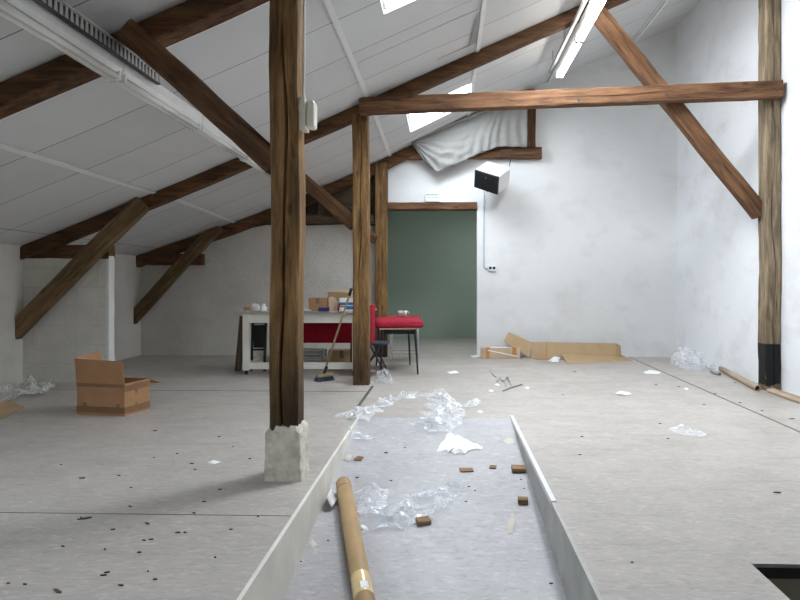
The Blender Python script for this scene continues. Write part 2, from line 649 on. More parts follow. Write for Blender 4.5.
# ================================================================== THE ROOM
XL, XR, YB, YF = -4.87, 3.58, 9.75, -2.6
RL, RR = -0.746, 0.556
HX0, HX1, HY0, HY1 = 1.25, 3.2, 0.3, 2.59

# floor: raised platforms around the ramp, with the stair opening
bm = bmesh.new()
xs = [XL - 0.1, -2.0, RL, RR, HX0, 1.8, HX1, XR + 0.1]
ys = [YF - 0.1, HY0, HY1, RY0, YB, 13.1]
vd = {}
for i in range(len(xs) - 1):
    for j in range(len(ys) - 1):
        xm, ym = (xs[i] + xs[i + 1]) / 2, (ys[j] + ys[j + 1]) / 2
        if RL < xm < RR and ym < RY0:
            continue
        if HX0 < xm < HX1 and HY0 < ym < HY1:
            continue
        if ym > YB and not (-2.0 < xm < 1.8):
            continue
        q = []
        for a, c in ((i, j), (i + 1, j), (i + 1, j + 1), (i, j + 1)):
            if (a, c) not in vd:
                vd[(a, c)] = bm.verts.new((xs[a], ys[c], 0))
            q.append(vd[(a, c)])
        bm.faces.new(q)
r = bmesh.ops.extrude_face_region(bm, geom=bm.faces[:])
bmesh.ops.translate(bm, verts=[e for e in r['geom'] if isinstance(e, bmesh.types.BMVert)], vec=(0, 0, -0.03))
struct(obj('floor', bm, M['floor']))

# the sunken ramp and its two sides
bm = bmesh.new()
yy = [RY0, 4.5, 3.5, 2.5, 1.5, 0.6, YF - 0.1]
grid = [[(x, y, ramp_z(y) - 0.001) for x in (RL - 0.02, RR + 0.02)] for y in yy]
bm = bmesh.new()
vs = [[[bm.verts.new((p[0], p[1], p[2] - d)) for p in row] for row in grid] for d in (0, 0.03)]
for i in range(len(grid) - 1):
    for s_ in vs:
        bm.faces.new((s_[i][0], s_[i + 1][0], s_[i + 1][1], s_[i][1]))
    for k in (0, 1):
        bm.faces.new((vs[0][i][k], vs[0][i + 1][k], vs[1][i + 1][k], vs[1][i][k]))
for i in (0, -1):
    bm.faces.new((vs[0][i][0], vs[0][i][1], vs[1][i][1], vs[1][i][0]))
struct(obj('floor_ramp', bm, M['ramp']))


def side_board(x0, x1, top):
    poly = [(y, ramp_z(y) - 0.02) for y in yy]
    bm = bmesh.new()
    a, c = [], []
    for y, z in poly:
        a.append((bm.verts.new((x0, y, z)), bm.verts.new((x0, y, top))))
        c.append((bm.verts.new((x1, y, z)), bm.verts.new((x1, y, top))))
    for i in range(len(poly) - 1):
        for s_ in (a, c):
            bm.faces.new((s_[i][0], s_[i + 1][0], s_[i + 1][1], s_[i][1]))
        bm.faces.new((a[i][1], a[i + 1][1], c[i + 1][1], c[i][1]))
        bm.faces.new((a[i][0], a[i + 1][0], c[i + 1][0], c[i][0]))
    for i in (0, -1):
        bm.faces.new((a[i][0], a[i][1], c[i][1], c[i][0]))
    return bm


struct(obj('wall_ramp_left', side_board(RL - 0.014, RL + 0.004, 0.002), M['ramp_side']))
struct(obj('wall_ramp_right', side_board(RR - 0.004, RR + 0.014, 0.002), M['ramp_side_grey']))
t = obj('edge_nosing', bx((RR - 0.006, 3.27, -0.02), (RR + 0.022, 5.36, 0.011), 0.003), M['nosing'])
tag(t, 'pale metal edge strip along the grey side of the sunken ramp', 'edge strip')

# stair opening in the right platform
struct(obj('wall_stair', boxes([((HX0 - 0.03, HY1, -2.6), (HX1 + 0.03, HY1 + 0.05, -0.055)), ((HX0 - 0.05, HY0, -2.6), (HX0, HY1 + 0.05, -0.031)),
                                ((HX1, HY0, -2.6), (HX1 + 0.05, HY1 + 0.05, -0.031)), ((HX0, HY0 - 0.05, -2.6), (HX1, HY0, -0.031)),
                                ((HX0, HY0, -2.65), (HX1, HY1, -2.6))]), M['pit']))
struct(obj('trim_1', boxes([((HX0, HY1 - 0.02, -0.055), (HX1, HY1 + 0.03, -0.012))]), M['black_metal']))
struct(obj('trim_2', boxes([((HX0, HY1 - 0.016, -0.012), (HX1, HY1 + 0.004, 0.003))]), M['steel']))

# joints in the floor covering
struct(obj('trim_3', panel([(2.675, 3.0, -0.0005), (2.698, 3.0, -0.0005), (2.850, 9.72, -0.0005), (2.827, 9.72, -0.0005)], 0.002), M['seam']))
struct(obj('trim_4', bx((-0.832, 5.2, -0.002), (-0.802, 6.9, 0.0025)), M['gap']))
struct(obj('trim_5', bx((-4.8, 6.535, -0.002), (-0.84, 6.549, 0.0015)), M['gap']))
struct(obj('trim_6', bx((XL, 3.035, -0.002), (RL - 0.02, 3.041, 0.001)), M['gap']))

# walls
ch = lambda x: ceil_z(x, 9.8) + 0.02
struct(obj('wall_left', bx((XL - 0.2, YF, -0.1), (XL, YB + 0.2, 1.62)), M['left_wall']))
struct(obj('wall_right', bx((XR, YF, -0.1), (XR + 0.2, YB + 0.2, 5.2)), M['wall_side']))
struct(obj('wall_rear', bx((XL - 0.2, YF - 0.2, -0.8), (XR + 0.2, YF, 5.2)), M['wall']))
poly = [(XL, 0), (-0.98, 0), (-0.98, 2.05), (-1.6, 2.075), (-2.2, 2.06), (-2.85, 2.07), (-3.2, 2.0), (-3.6, 1.9), (-3.88, 1.80), (-3.95, 1.66), (XL, 1.55)]
struct(obj('wall_back_left', prism(poly, YB, YB + 0.2), M['rubble']))
bm = prism([(0.486, 0), (XR, 0), (XR, ch(XR)), (2.5, ch(2.5)), (1.39, ch(1.39)), (1.39, 3.09), (0.486, 3.09)], YB, YB + 0.2)
struct(obj('wall_back_right', bm, M['wall']))
struct(obj('wall_back_lintel', bx((-0.914, YB, 2.41), (0.486, YB + 0.2, 3.10)), M['wall']))
struct(obj('wall_back_gable', prism([(-3.9, 1.7), (1.37, 1.9), (1.37, ch(1.37)), (0.0, ch(0)), (-1.5, ch(-1.5)), (-3.9, ch(-3.9))], YB + 0.12, YB + 0.3) if False else
           prism([(-3.9, 1.7), (-0.92, 2.0), (-0.92, 3.0), (1.37, 3.0), (1.37, ch(1.37)), (0.0, ch(0)), (-1.5, ch(-1.5)), (-3.9, ch(-3.9))], YB + 0.06, YB + 0.19), M['dark_board']))
# block partition stub at the left wall
struct(obj('wall_partition', bx((XL, 6.99, 0), (-3.885, 7.10, 1.46)), M['block']))
struct(obj('trim_7', bx((-3.885, 6.985, 0), (-3.86, 7.105, 1.46)), M['plaster_end']))
# green room beyond the doorway
struct(obj('wall_green', boxes([((-2.0, 13.0, 0), (1.8, 13.1, 3.0)), ((-2.1, YB + 0.2, 0), (-2.0, 13.1, 3.0)), ((1.8, YB + 0.2, 0), (1.9, 13.1, 3.0))]), M['green']))
struct(obj('ceiling_green', bx((-2.1, YB + 0.2, 2.75), (1.9, 13.1, 2.85)), M['batten']))
struct(obj('baseboard_green', bx((-2.0, 12.98, 0), (1.8, 13.0, 0.05)), M['green']))

# ceiling, following the sagging roof, with openings for the visible and the added skylights
SKX = (-0.515, 0.325)
SKY = [(4.22, 5.12), (8.05, 8.95)]
ADDX_RIDGE = (0.85, 1.42)
ADDY_RIDGE = [(5.1, 6.1)]  # unseen ridge skylight, added to steer the post's shadow
ADDX_LEFT = (-3.6, -2.9)
ADDY_LEFT = [(1.5, 2.3)]  # unseen left skylight, added to brighten the left side
bm = bmesh.new()
xs = [-4.98, -4.4, -3.6, -2.9, -2.2, -1.5, -1.0, SKX[0], 0.0, SKX[1], 0.6, ADDX_RIDGE[0], ADDX_RIDGE[1], 1.5, 2.2, 2.9, XR + 0.05]
ys = [YF - 0.05]
for a, c in SKY + ADDY_RIDGE + ADDY_LEFT:
    ys += [a, c]
ys += [0.0, 1.4, 2.4, 3.4, 6.2, 7.2, 9.3, YB + 0.18]
ys = sorted(set(ys))
ys = [y for i, y in enumerate(ys) if i == 0 or y - ys[i - 1] > 0.02]
vd = {}
for i in range(len(xs) - 1):
    for j in range(len(ys) - 1):
        xm, ym = (xs[i] + xs[i + 1]) / 2, (ys[j] + ys[j + 1]) / 2
        if SKX[0] < xm < SKX[1] and any(a < ym < c for a, c in SKY):
            continue
        if ADDX_RIDGE[0] < xm < ADDX_RIDGE[1] and any(a < ym < c for a, c in ADDY_RIDGE):
            continue
        if ADDX_LEFT[0] < xm < ADDX_LEFT[1] and any(a < ym < c for a, c in ADDY_LEFT):
            continue
        q = []
        for a, c in ((i, j), (i + 1, j), (i + 1, j + 1), (i, j + 1)):
            if (a, c) not in vd:
                vd[(a, c)] = bm.verts.new((xs[a], ys[c], ceil_z(xs[a], ys[c])))
            q.append(vd[(a, c)])
        bm.faces.new(q)
r = bmesh.ops.extrude_face_region(bm, geom=bm.faces[:])
bmesh.ops.translate(bm, verts=[e for e in r['geom'] if isinstance(e, bmesh.types.BMVert)], vec=(0, 0, 0.14))
struct(obj('ceiling', bm, M['ceiling']))
SX = SKX
for k, (a, c) in enumerate(SKY + ADDY_LEFT + ADDY_RIDGE):
    SKX = SX if k < len(SKY) else (ADDX_LEFT if k == len(SKY) else ADDX_RIDGE)
    xc = (SKX[0] + SKX[1]) / 2
    w = thing('window_%d' % (k + 1), None, None, (xc, (a + c) / 2, ceil_z(xc, (a + c) / 2)))  # the left and ridge ones are added light sources, out of view
    struct(w)
    L = Vector(w.location)
    zz = lambda x, y, dz: Vector((x, y, ceil_z(x, y) + dz)) - L
    pane = obj('pane', panel([zz(SKX[0] - .02, a - .02, .09), zz(SKX[0] - .02, c + .02, .09), zz(SKX[1] + .02, c + .02, .09), zz(SKX[1] + .02, a - .02, .09)], 0.012), M['added_ridge_pane'] if k > len(SKY) else M['sky_pane'], w)
    bm = bmesh.new()
    for (x0, y0, x1, y1) in ((SKX[0], a, SKX[0] + .02, c), (SKX[1] - .02, a, SKX[1], c), (SKX[0], a, SKX[1], a + .02), (SKX[0], c - .02, SKX[1], c)):
        vs = [[bm.verts.new(zz(x, y, d)) for (x, y) in ((x0, y0), (x1, y0), (x1, y1), (x0, y1))] for d in (0.04, 0.085)]
        bm.faces.new(vs[0]); bm.faces.new(vs[1][::-1])
        for q in range(4):
            bm.faces.new((vs[0][q], vs[1][q], vs[1][(q + 1) % 4], vs[0][(q + 1) % 4]))
    obj('window_frame', bm, M['batten'], w)
# added glowing pane, out of sight, that lights the green room
w = struct(thing('window_9', None, None, (0.9, 11.2, 2.74)))
obj('pane', bx((-0.4, -0.4, 0), (0.4, 0.4, 0.01)), emit('green_room_added_light', (0.92, 0.96, 1.0), 9.0), w)

# cover battens on the ceiling joints
tn = 10
for x in (-3.315, -0.868, 0.350, 1.60, 2.885):
    bm = bmesh.new()
    for i in range(2):
        pass
    segs = [YF, 3.0, 6.0, 7.6, 8.6, 9.7]
    grid = [[(x + s_, y, ceil_z(x + s_, y) - 0.010) for s_ in (-0.022, 0.022)] for y in segs]
    bmx = sheet(grid, 0.012)
    struct(obj('trim_%d' % tn, bmx, M['batten'])); tn += 1
xx_ = [-4.9 + 0.35 * i for i in range(25) if -4.9 + 0.35 * i < XR]
for y in (4.135, 0.2):
    grid = [[(x, y + s_, ceil_z(x, y) - 0.010) for s_ in (-0.03, 0.03)] for x in xx_]
    struct(obj('trim_%d' % tn, sheet(grid, 0.012), M['batten'])); tn += 1

# a loose ceiling panel with its corner dropped
x0, x1, y0, y1 = -0.83, 0.31, 5.84, 6.57
grid = []
for i in range(9):
    row = []
    for j in range(6):
        u, v_ = i / 8, j / 5
        x, y = x0 + (x1 - x0) * u, y0 + (y1 - y0) * v_
        row.append((x, y, ceil_z(x, y) - 0.004 - 0.03 * (u ** 4) * (0.2 + 0.8 * v_)))
    grid.append(row)
o = obj('ceiling_panel', sheet(grid, -0.004), M['ceiling'])
tag(o, 'loose white ceiling panel with one corner dropped, between the two skylights', 'panel')
o['kind'] = 'structure'
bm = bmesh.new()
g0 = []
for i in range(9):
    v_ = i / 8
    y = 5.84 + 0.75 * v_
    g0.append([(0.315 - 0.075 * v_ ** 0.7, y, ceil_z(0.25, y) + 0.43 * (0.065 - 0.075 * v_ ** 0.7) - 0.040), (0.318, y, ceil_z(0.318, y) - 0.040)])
struct(obj('trim_%d' % tn, sheet(g0, 0.002), M['shadow_gap'])); tn += 1  # grey strip painted as the shade in the panel's open end
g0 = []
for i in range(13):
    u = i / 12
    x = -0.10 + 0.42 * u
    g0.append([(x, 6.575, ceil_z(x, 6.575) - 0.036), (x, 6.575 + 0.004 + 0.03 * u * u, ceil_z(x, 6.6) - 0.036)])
struct(obj('trim_%d' % tn, sheet(g0, 0.002), M['gap'])); tn += 1  # dark strip painted as shade along the panel's far edge

# ================================================================== TIMBER FRAME
rt = lambda x, y=0.0: ceil_z(x, y)


def rafter(name, label, xa, xb, y0, depth, h, drop=0.0, m=None):
    """principal rafter following the roof; one continuous hewn timber"""
    BEAM_SEED[0] += 11
    sd = BEAM_SEED[0]
    bm = bmesh.new()
    n = int((xb - xa) / 0.14)
    rings = []
    for i in range(n + 1):
        x = xa + (xb - xa) * i / n
        z = rt(x, y0 + 0.1) - 0.004 - drop
        w = noise.noise(Vector((x * 1.2, sd, 0))) * 0.008
        hh = h + noise.noise(Vector((x * 1.6, sd, 5))) * 0.012
        row = []
        c = 0.012
        for q, (yy_, zz_) in enumerate([(0, -c), (c, 0), (depth - c, 0), (depth, -c), (depth, -hh / 2), (depth, -hh + c), (depth - c, -hh), (depth / 2, -hh), (c, -hh), (0, -hh + c), (0, -hh / 2)]):
            j = noise.noise(Vector((x * 5, q * 2.7, sd))) * 0.004
            row.append(bm.verts.new((x - xa, y0 + yy_ + w + j, z + zz_ + (j if zz_ < -0.05 else 0))))
        rings.append(row)
    k = len(rings[0])
    for a, d in zip(rings, rings[1:]):
        for q in range(k):
            bm.faces.new((a[q], a[(q + 1) % k], d[(q + 1) % k], d[q]))
    bm.faces.new(rings[0]); bm.faces.new(rings[-1][::-1])
    o = obj(name, bm, m or M['timber'])
    o.location = (xa, 0, 0)
    return tag(o, label, 'rafter')


rafter('rafter', 'dark timber rafter crossing the top left corner, above the nearest post', XL - 0.02, 1.0, 3.77, 0.16, 0.155)
rafter('rafter', 'long dark timber rafter rising across the middle of the white ceiling', XL - 0.02, XR - 0.02, 6.94, 0.15, 0.15)
rafter('rafter', 'far dark timber rafter along the top of the back wall, partly under grey cloth', XL - 0.02, 1.2, 9.6, 0.15, 0.17)

# the nearest post with its plaster foot
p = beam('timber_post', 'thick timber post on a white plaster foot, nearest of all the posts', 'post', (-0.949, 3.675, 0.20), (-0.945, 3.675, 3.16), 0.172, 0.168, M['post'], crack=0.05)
bm = bmesh.new()
bmesh.ops.create_cube(bm, size=1)
bmesh.ops.subdivide_edges(bm, edges=bm.edges[:], cuts=11, use_grid_fill=True)
for v_ in bm.verts:
    z = v_.co.z + 0.5
    wide = 0.206 + 0.018 * (1 - z) + (-0.03 if z > 0.93 else 0)
    rr_ = 1.0 - 0.04 * (abs(v_.co.x * 2) ** 8 * abs(v_.co.y * 2) ** 8)
    topcut = 0.315 + 0.022 * noise.noise(Vector((v_.co.x * 7, v_.co.y * 7, 1))) - (0.05 if v_.co.x < -0.25 else 0) * max(0, z - 0.5)
    c_ = Vector((v_.co.x * wide * rr_, v_.co.y * wide * rr_, z * topcut))
    n_ = noise.noise_vector(c_ * 22) * 0.007 + noise.noise_vector(c_ * 60) * 0.004
    if z < 0.02:
        n_.z = 0
    v_.co = c_ + n_
foot = obj('plaster_foot', bm, M['plaster'])
foot['label'] = 'lumpy white plaster foot'
foot.matrix_world = Matrix.Translation((-0.948, 3.675, 0.0))
bpy.context.view_layer.update()
foot.parent = p
foot.matrix_parent_inverse = p.matrix_world.inverted()

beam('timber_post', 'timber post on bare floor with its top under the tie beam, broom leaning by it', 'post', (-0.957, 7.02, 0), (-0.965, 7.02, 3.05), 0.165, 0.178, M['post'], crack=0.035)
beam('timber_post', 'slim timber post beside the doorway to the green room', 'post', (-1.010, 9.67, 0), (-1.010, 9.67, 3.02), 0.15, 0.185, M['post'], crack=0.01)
beam('timber_post', 'tall weathered timber post with black painted foot against the white right wall', 'post', (3.489, 6.81, 0), (3.495, 6.81, 5.08), 0.17, 0.165, M['grey_post'], crack=0.02)

# tie beam with pegs
tb = beam('tie_beam', 'long horizontal timber tie beam spanning to the tall right post', 'beam', (-0.955, 6.86, 3.108), (3.535, 6.67, 3.192), 0.125, 0.178, M['tie'], crack=0.01)
for px, py, yq in ((667, 94, 6.655), (777, 90, 6.612), (579, 99, 6.69)):
    q = at_depth(px, py, yq)
    o = obj('peg', tube([(0, -0.012, 0), (0, 0.03, 0)], 0.015, 10), M['dark_chip'])
    o.location = q
    bpy.context.view_layer.update()
    o.parent = tb
    o.matrix_parent_inverse = tb.matrix_world.inverted()

beam('timber_brace', 'diagonal timber strut from the lit lamp down to the tall right post', 'brace', (1.62, 6.865, 4.16), (3.425, 6.865, 1.90), 0.13, 0.165, M['tie'], crack=0.012)
beam('timber_brace', 'diagonal timber brace meeting the nearest post at upper left', 'brace', (-1.90, 3.64, 2.655), (-1.01, 3.66, 1.855), 0.115, 0.14, M['timber'], crack=0.008)
beam('timber_brace', 'diagonal timber brace behind the nearest post, ending on the post with the broom', 'brace', (-2.02, 7.03, 2.67), (-1.04, 7.03, 1.81), 0.12, 0.15, M['timber'], crack=0.01)
beam('timber_brace', 'short diagonal timber brace running behind to the slim doorway post', 'brace', (-2.0, 9.53, 2.60), (-1.09, 9.60, 1.82), 0.11, 0.14, M['timber'])
beam('timber_brace', 'diagonal timber brace in front of the block partition at the left wall', 'brace', (XL - 0.17, 6.92, 0.475), (-3.43, 6.92, 2.07), 0.12, 0.185, M['brace'], crack=0.008)
beam('timber_brace', 'smaller diagonal timber brace on the whitewashed back wall', 'brace', (XL - 0.17, 9.57, 0.46), (-3.55, 9.57, 2.05), 0.11, 0.18, M['brace'], crack=0.008)
beam('short_tie_beam', 'short dark tie beam lying on top of the block partition', 'beam', (XL - 0.02, 7.05, 1.51), (-3.86, 7.05, 1.505), 0.14, 0.165, M['timber'])
beam('short_tie_beam', 'short dark tie beam in the far left corner on the back wall', 'beam', (XL - 0.02, 9.66, 1.53), (-3.83, 9.66, 1.52), 0.14, 0.175, M['timber'])
beam('collar_beam', 'timber collar beam under the grey cloth above the heater', 'beam', (-0.96, 9.70, 3.165), (1.48, 9.70, 3.175), 0.16, 0.175, M['tie'])
beam('short_post', 'short upright timber standing on the collar beam beside grey cloth', 'post', (1.310, 9.70, 3.26), (1.310, 9.70, 4.14), 0.14, 0.15, M['timber'])
beam('door_lintel', 'timber lintel over the doorway to the green room', 'lintel', (-0.914, 9.80, 2.358), (0.486, 9.80, 2.356), 0.20, 0.115, M['tie'])
beam('wall_plate', 'dark horizontal timber on top of the whitewashed wall behind the table', 'beam', (-2.9, 9.715, 2.15), (-1.1, 9.715, 2.15), 0.10, 0.14, M['dark_board'])
beam('short_stud', 'short dark upright stud above the whitewashed back wall', 'post', (-1.98, 9.735, 2.2), (-1.98, 9.735, 2.66), 0.07, 0.10, M['dark_board'])

# ================================================================== LAMPS


def batten_light(label, x, z, ya, lit, group):
    L = 1.235
    t = thing('batten_light', label, 'ceiling light', (x, ya, z), 0, group)
    # white steel body with sloped shoulders
    sec = [(-0.035, 0), (0.035, 0), (0.05, 0.03), (0.05, 0.095), (-0.05, 0.095), (-0.05, 0.03)]
    obj('housing', prism([(a, c) for a, c in sec], 0.004, L - 0.004), M['white_metal'], t)
    for s_ in (-1, 1):
        tx = s_ * 0.026
        obj('lamp_tube', tube([(tx, 0.045, -0.022), (tx, L - 0.045, -0.022)], 0.019, 12), M['lit_tube'] if lit else M['tube_off'], t, True)
        for ye in (0.02, L - 0.045):
            bm = bx((tx - 0.022, ye, -0.044), (tx + 0.022, ye + 0.024, 0.012), 0.005)
            obj('lamp_holder', bm, M['white_plastic'], t)
    return t


for k in range(5):
    batten_light(['unlit white batten light nearest the top left corner of the picture', 'unlit white batten light second from the top left corner',
                  'unlit white batten light third along the left row, ahead of the brace', 'unlit white batten light fourth along the left row, behind the brace',
                  'unlit white batten light at the far end of the left row, beside the nearest post'][k],
                 -2.03, 2.43, 2.515 + 1.237 * k, False, 'unlit batten lights in the left row')
for k in range(2):
    batten_light(['lit fluorescent batten light at the far end of the right row', 'lit fluorescent batten light running off the top edge of the picture'][k],
                 1.50, 3.90, 8.27 - 1.237 * (k + 1), True, 'lit batten lights in the right row')

# perforated cable tray beside the left lights
t = thing('cable_tray', 'dark perforated cable tray beside the unlit lights at top left', 'cable tray', (-1.965, 1.4, 2.495))
bm = bmesh.new()
box(bm, (0.0, 0, 0.0), (0.03, 2.75, 0.006))
box(bm, (0.0, 0, 0.0), (0.004, 2.75, 0.08))
obj('tray_base', bm, M['black_metal'], t)
bm = bmesh.new()
for i in range(62):
    y = i * 0.0445
    for (a, c) in ((0.0, 0.019), (0.010, 0.010)):
        pass
    vs = [bm.verts.new((x, y + dy, z)) for x in (0.027, 0.031) for dy, z in ((0, 0.006), (0.03, 0.006), (0.022, 0.07), (0.008, 0.07))]
    bm.faces.new(vs[:4]); bm.faces.new(vs[4:][::-1])
    for q in range(4):
        bm.faces.new((vs[q], vs[4 + q], vs[4 + (q + 1) % 4], vs[(q + 1) % 4]))
box(bm, (0.026, 0, 0.07), (0.034, 2.75, 0.082))
obj('perforated_side', bm, M['steel'], t)
# rail over the lit lights
t = thing('mounting_rail', 'grey mounting rail running beside the lit fluorescent lights', 'rail', (1.40, 3.2, 3.975))
obj('rail_channel', boxes([((-0.02, 0, 0), (0.02, 5.2, 0.004)), ((-0.02, 0, 0), (-0.016, 5.2, 0.03)), ((0.016, 0, 0), (0.02, 5.2, 0.03))]), M['steel'], t)
for y in (0.6, 2.4, 4.2, 5.0):
    zt = ceil_z(1.40, 3.2 + y) - 3.975
    obj('rail_hanger', tube([(0, y, 0.004), (0, y, zt)], 0.005, 6), M['steel'], t)

# ================================================================== THINGS ON POST AND WALLS
t = thing('emergency_light', 'cream emergency light box on the side of the nearest post', 'light', (-0.855, 3.665, 2.055))
obj('back_box', bx((-0.01, -0.06, 0), (0.03, 0.06, 0.185), 0.006), M['cream'], t)
obj('lens_cover', bx((0.03, -0.052, 0.012), (0.082, 0.052, 0.172), 0.016), M['cream_lens'], t)
obj('lens_ring', tube([(0.01, -0.064, 0.12), (0.01, -0.058, 0.12)], 0.026, 14), M['cream'], t)
o = obj('conduit_pipe', tube([(-0.846, 3.665, 2.238), (-0.843, 3.665, 3.05)], 0.0085, 8), M['white_plastic'])
tag(o, 'thin white conduit running up the nearest post from the cream light box', 'conduit')

t = thing('exit_light', 'white emergency exit light over the doorway lintel', 'exit light', (-0.213, 9.75, 2.42))
obj('casing', bx((-0.12, -0.06, 0), (0.12, 0.0, 0.13), 0.01), M['white_plastic'], t)
obj('green_strip', bx((-0.10, -0.064, 0.105), (0.10, -0.058, 0.124), 0.002), M['pale_green'], t)
for x in (-0.055, 0.0, 0.055):
    obj('indicator', bx((x - 0.012, -0.064, 0.062), (x + 0.012, -0.058, 0.078), 0.002), M['pale_green'] if x else M['conduit'], t)

# heater on its bracket
t = thing('fan_heater', 'white boxy fan heater with black grille high on the back wall', 'heater', (0.695, 9.35, 2.735))
t.rotation_mode = 'QUATERNION'
t.rotation_quaternion = (Matrix.Rotation(-0.707, 3, 'Z') @ Matrix.Rotation(0.52, 3, 'X') @ Matrix.Rotation(0.421, 3, 'Y')).to_quaternion()
hx, hy, hz = 0.2075, 0.184, 0.149
obj('casing', bx((-hx + 0.002, -hy + 0.02, -hz + 0.002), (hx - 0.002, hy, hz - 0.002), 0.022), M['white_plastic'], t)
obj('grille_frame', bx((-hx, -hy, -hz), (hx, -hy + 0.035, hz), 0.016), M['black_plastic'], t)
bm = bmesh.new()
for i in range(11):
    z = -0.118 + i * 0.0215
    box(bm, (-0.175, -hy - 0.006, z), (0.175, -hy + 0.002, z + 0.008))
obj('grille_bars', bm, M['black_metal'], t)
obj('badge', bx((-0.006, -hy - 0.009, 0.072), (0.004, -hy - 0.005, 0.080)), M['white_plastic'], t)
obj('drain_spout', tube([(-0.01, -hy + 0.07, -hz - 0.05), (-0.01, -hy + 0.07, -hz + 0.01)], 0.012, 8), M['steel'], t)
obj('tilt_knob', tube([(0.06, -hy + 0.09, -hz - 0.03), (0.06, -hy + 0.09, -hz + 0.01)], 0.018, 8), M['steel'], t)
bpy.context.view_layer.update()
wi = t.matrix_world.inverted()
hc = [(499, 158, 9.45), (501, 153.5, 9.47), (505, 152, 9.5), (509, 154.5, 9.53), (510.5, 160, 9.55), (509.5, 166, 9.55)]
obj('cable', tube([wi @ at_depth(*q) for q in hc], 0.007, 8), M['black_plastic'], t, True)
obj('bracket', tube([wi @ Vector((0.80, 9.755, 2.66)), wi @ Vector((0.80, 9.64, 2.66)), wi @ Vector((0.74, 9.42, 2.72))], 0.02, 8), M['white_metal'], t)

o = obj('conduit_pipe', tube([(0.597, 9.738, 2.66), (0.597, 9.738, 1.42), (0.607, 9.738, 1.385), (0.635, 9.738, 1.375), (0.66, 9.738, 1.375)], 0.011, 8), M['conduit'], None, True)
tag(o, 'thin grey conduit running down the back wall under the heater', 'conduit')
t = thing('wall_socket', 'small white double wall socket at the end of the grey conduit', 'socket', (0.712, 9.75, 1.38))
obj('plate', bx((-0.055, -0.035, -0.04), (0.075, 0, 0.045), 0.006), M['white_plastic'], t)
for x in (-0.02, 0.038):
    obj('outlet', tube([(x, -0.034, 0.005), (x, -0.039, 0.005)], 0.022, 12), M['black_plastic'], t)

# grey cloth
cp = lambda x, y: (at_depth(x, y, 9.53).x, at_depth(x, y, 9.53).z)
top = [cp(412, 143), cp(428, 134), cp(447, 126), cp(470, 117), cp(492, 108), cp(508, 101), cp(527, 92)]
bot = [cp(413, 145), cp(424, 161), cp(437, 172), cp(455, 165), cp(480, 153), cp(499, 146.5), cp(527, 147)]


def lerp_poly(pl, t_):
    f_ = t_ * (len(pl) - 1)
    i = min(int(f_), len(pl) - 2)
    k = f_ - i
    return (pl[i][0] + (pl[i + 1][0] - pl[i][0]) * k, pl[i][1] + (pl[i + 1][1] - pl[i][1]) * k)


grid = []
for i in range(61):
    u = i / 60
    a, c = lerp_poly(top, u), lerp_poly(bot, u)
    row = []
    for j in range(25):
        v_ = j / 24
        x = a[0] + (c[0] - a[0]) * v_
        z = a[1] + (c[1] - a[1]) * v_
        rt_ = max(0.0, min(1.0, (u - 0.35) / 0.3))
        vert = math.sin(u * 46 + 1.5 * math.sin(v_ * 3) + v_ * 3 * (1 - u))
        swag = math.sin(v_ * 17 - u * 14 + 2.0 * noise.noise(Vector((u * 4, v_ * 3, 6))))
        fold = 0.032 * rt_ * (abs(vert) * 1.6 - 0.8) + 0.036 * (1 - rt_) * (abs(swag) * 1.5 - 0.75) * min(1, v_ * 2.5 + 0.15) + 0.03 * noise.noise(Vector((u * 9, v_ * 7, 2)))
        bulge = 0.05 * math.sin(PI * v_)
        row.append((x, 9.53 - bulge + fold * (0.4 + 0.6 * v_), z))
    grid.append(row)
o = obj('draped_cloth', sheet(grid, 0.004), M['cloth'], None, True)
tag(o, 'grey cloth hung in folds under the ceiling above the heater', 'cloth')
bm = bmesh.new()
grid = [[(x, 9.55 + yy_, z + dz) for yy_, dz in ((-0.05, -0.03), (-0.055, 0.01), (0.0, 0.035))] for x, z in top]
hem = obj('hem', sheet(grid, 0.004), M['cloth'], o, True)

# ================================================================== WORK TABLE AND WHAT IS ON IT
TX0, TX1, TY0, TY1, TZ = -2.56, -1.10, 7.69, 8.47, 0.80
t = thing('work_table', 'white painted work table with grey top by the whitewashed wall', 'table', ((TX0 + TX1) / 2, (TY0 + TY1) / 2, 0), 0.03)
hw, hd = (TX1 - TX0) / 2, (TY1 - TY0) / 2
obj('table_top', bx((-hw - 0.085, -hd - 0.02, TZ - 0.025), (hw + 0.16, hd + 0.02, TZ), 0.003), M['table_top'], t)
obj('apron', boxes([((-hw + 0.04, -hd + 0.02, TZ - 0.15), (hw - 0.04, -hd + 0.045, TZ - 0.03)), ((-hw + 0.04, hd - 0.045, TZ - 0.15), (hw - 0.04, hd - 0.02, TZ - 0.03)),
                    ((-hw + 0.02, -hd + 0.04, TZ - 0.15), (-hw + 0.045, hd - 0.04, TZ - 0.03)), ((hw - 0.045, -hd + 0.04, TZ - 0.15), (hw - 0.02, hd - 0.04, TZ - 0.03))]), M['table_white'], t)
for sx in (-1, 1):
    for sy in (-1, 1):
        x, y = sx * (hw - 0.045), sy * (hd - 0.045)
        obj('leg', bx((x - 0.04, y - 0.04, 0.055), (x + 0.04, y + 0.04, TZ - 0.03), 0.004), M['table_white'], t)
        c_ = tube([(x - 0.012, y, 0.026), (x + 0.012, y, 0.026)], 0.026, 14)
        box(c_, (x - 0.018, y - 0.012, 0.03), (x + 0.018, y + 0.012, 0.056))
        obj('caster', c_, M['black_plastic'], t)
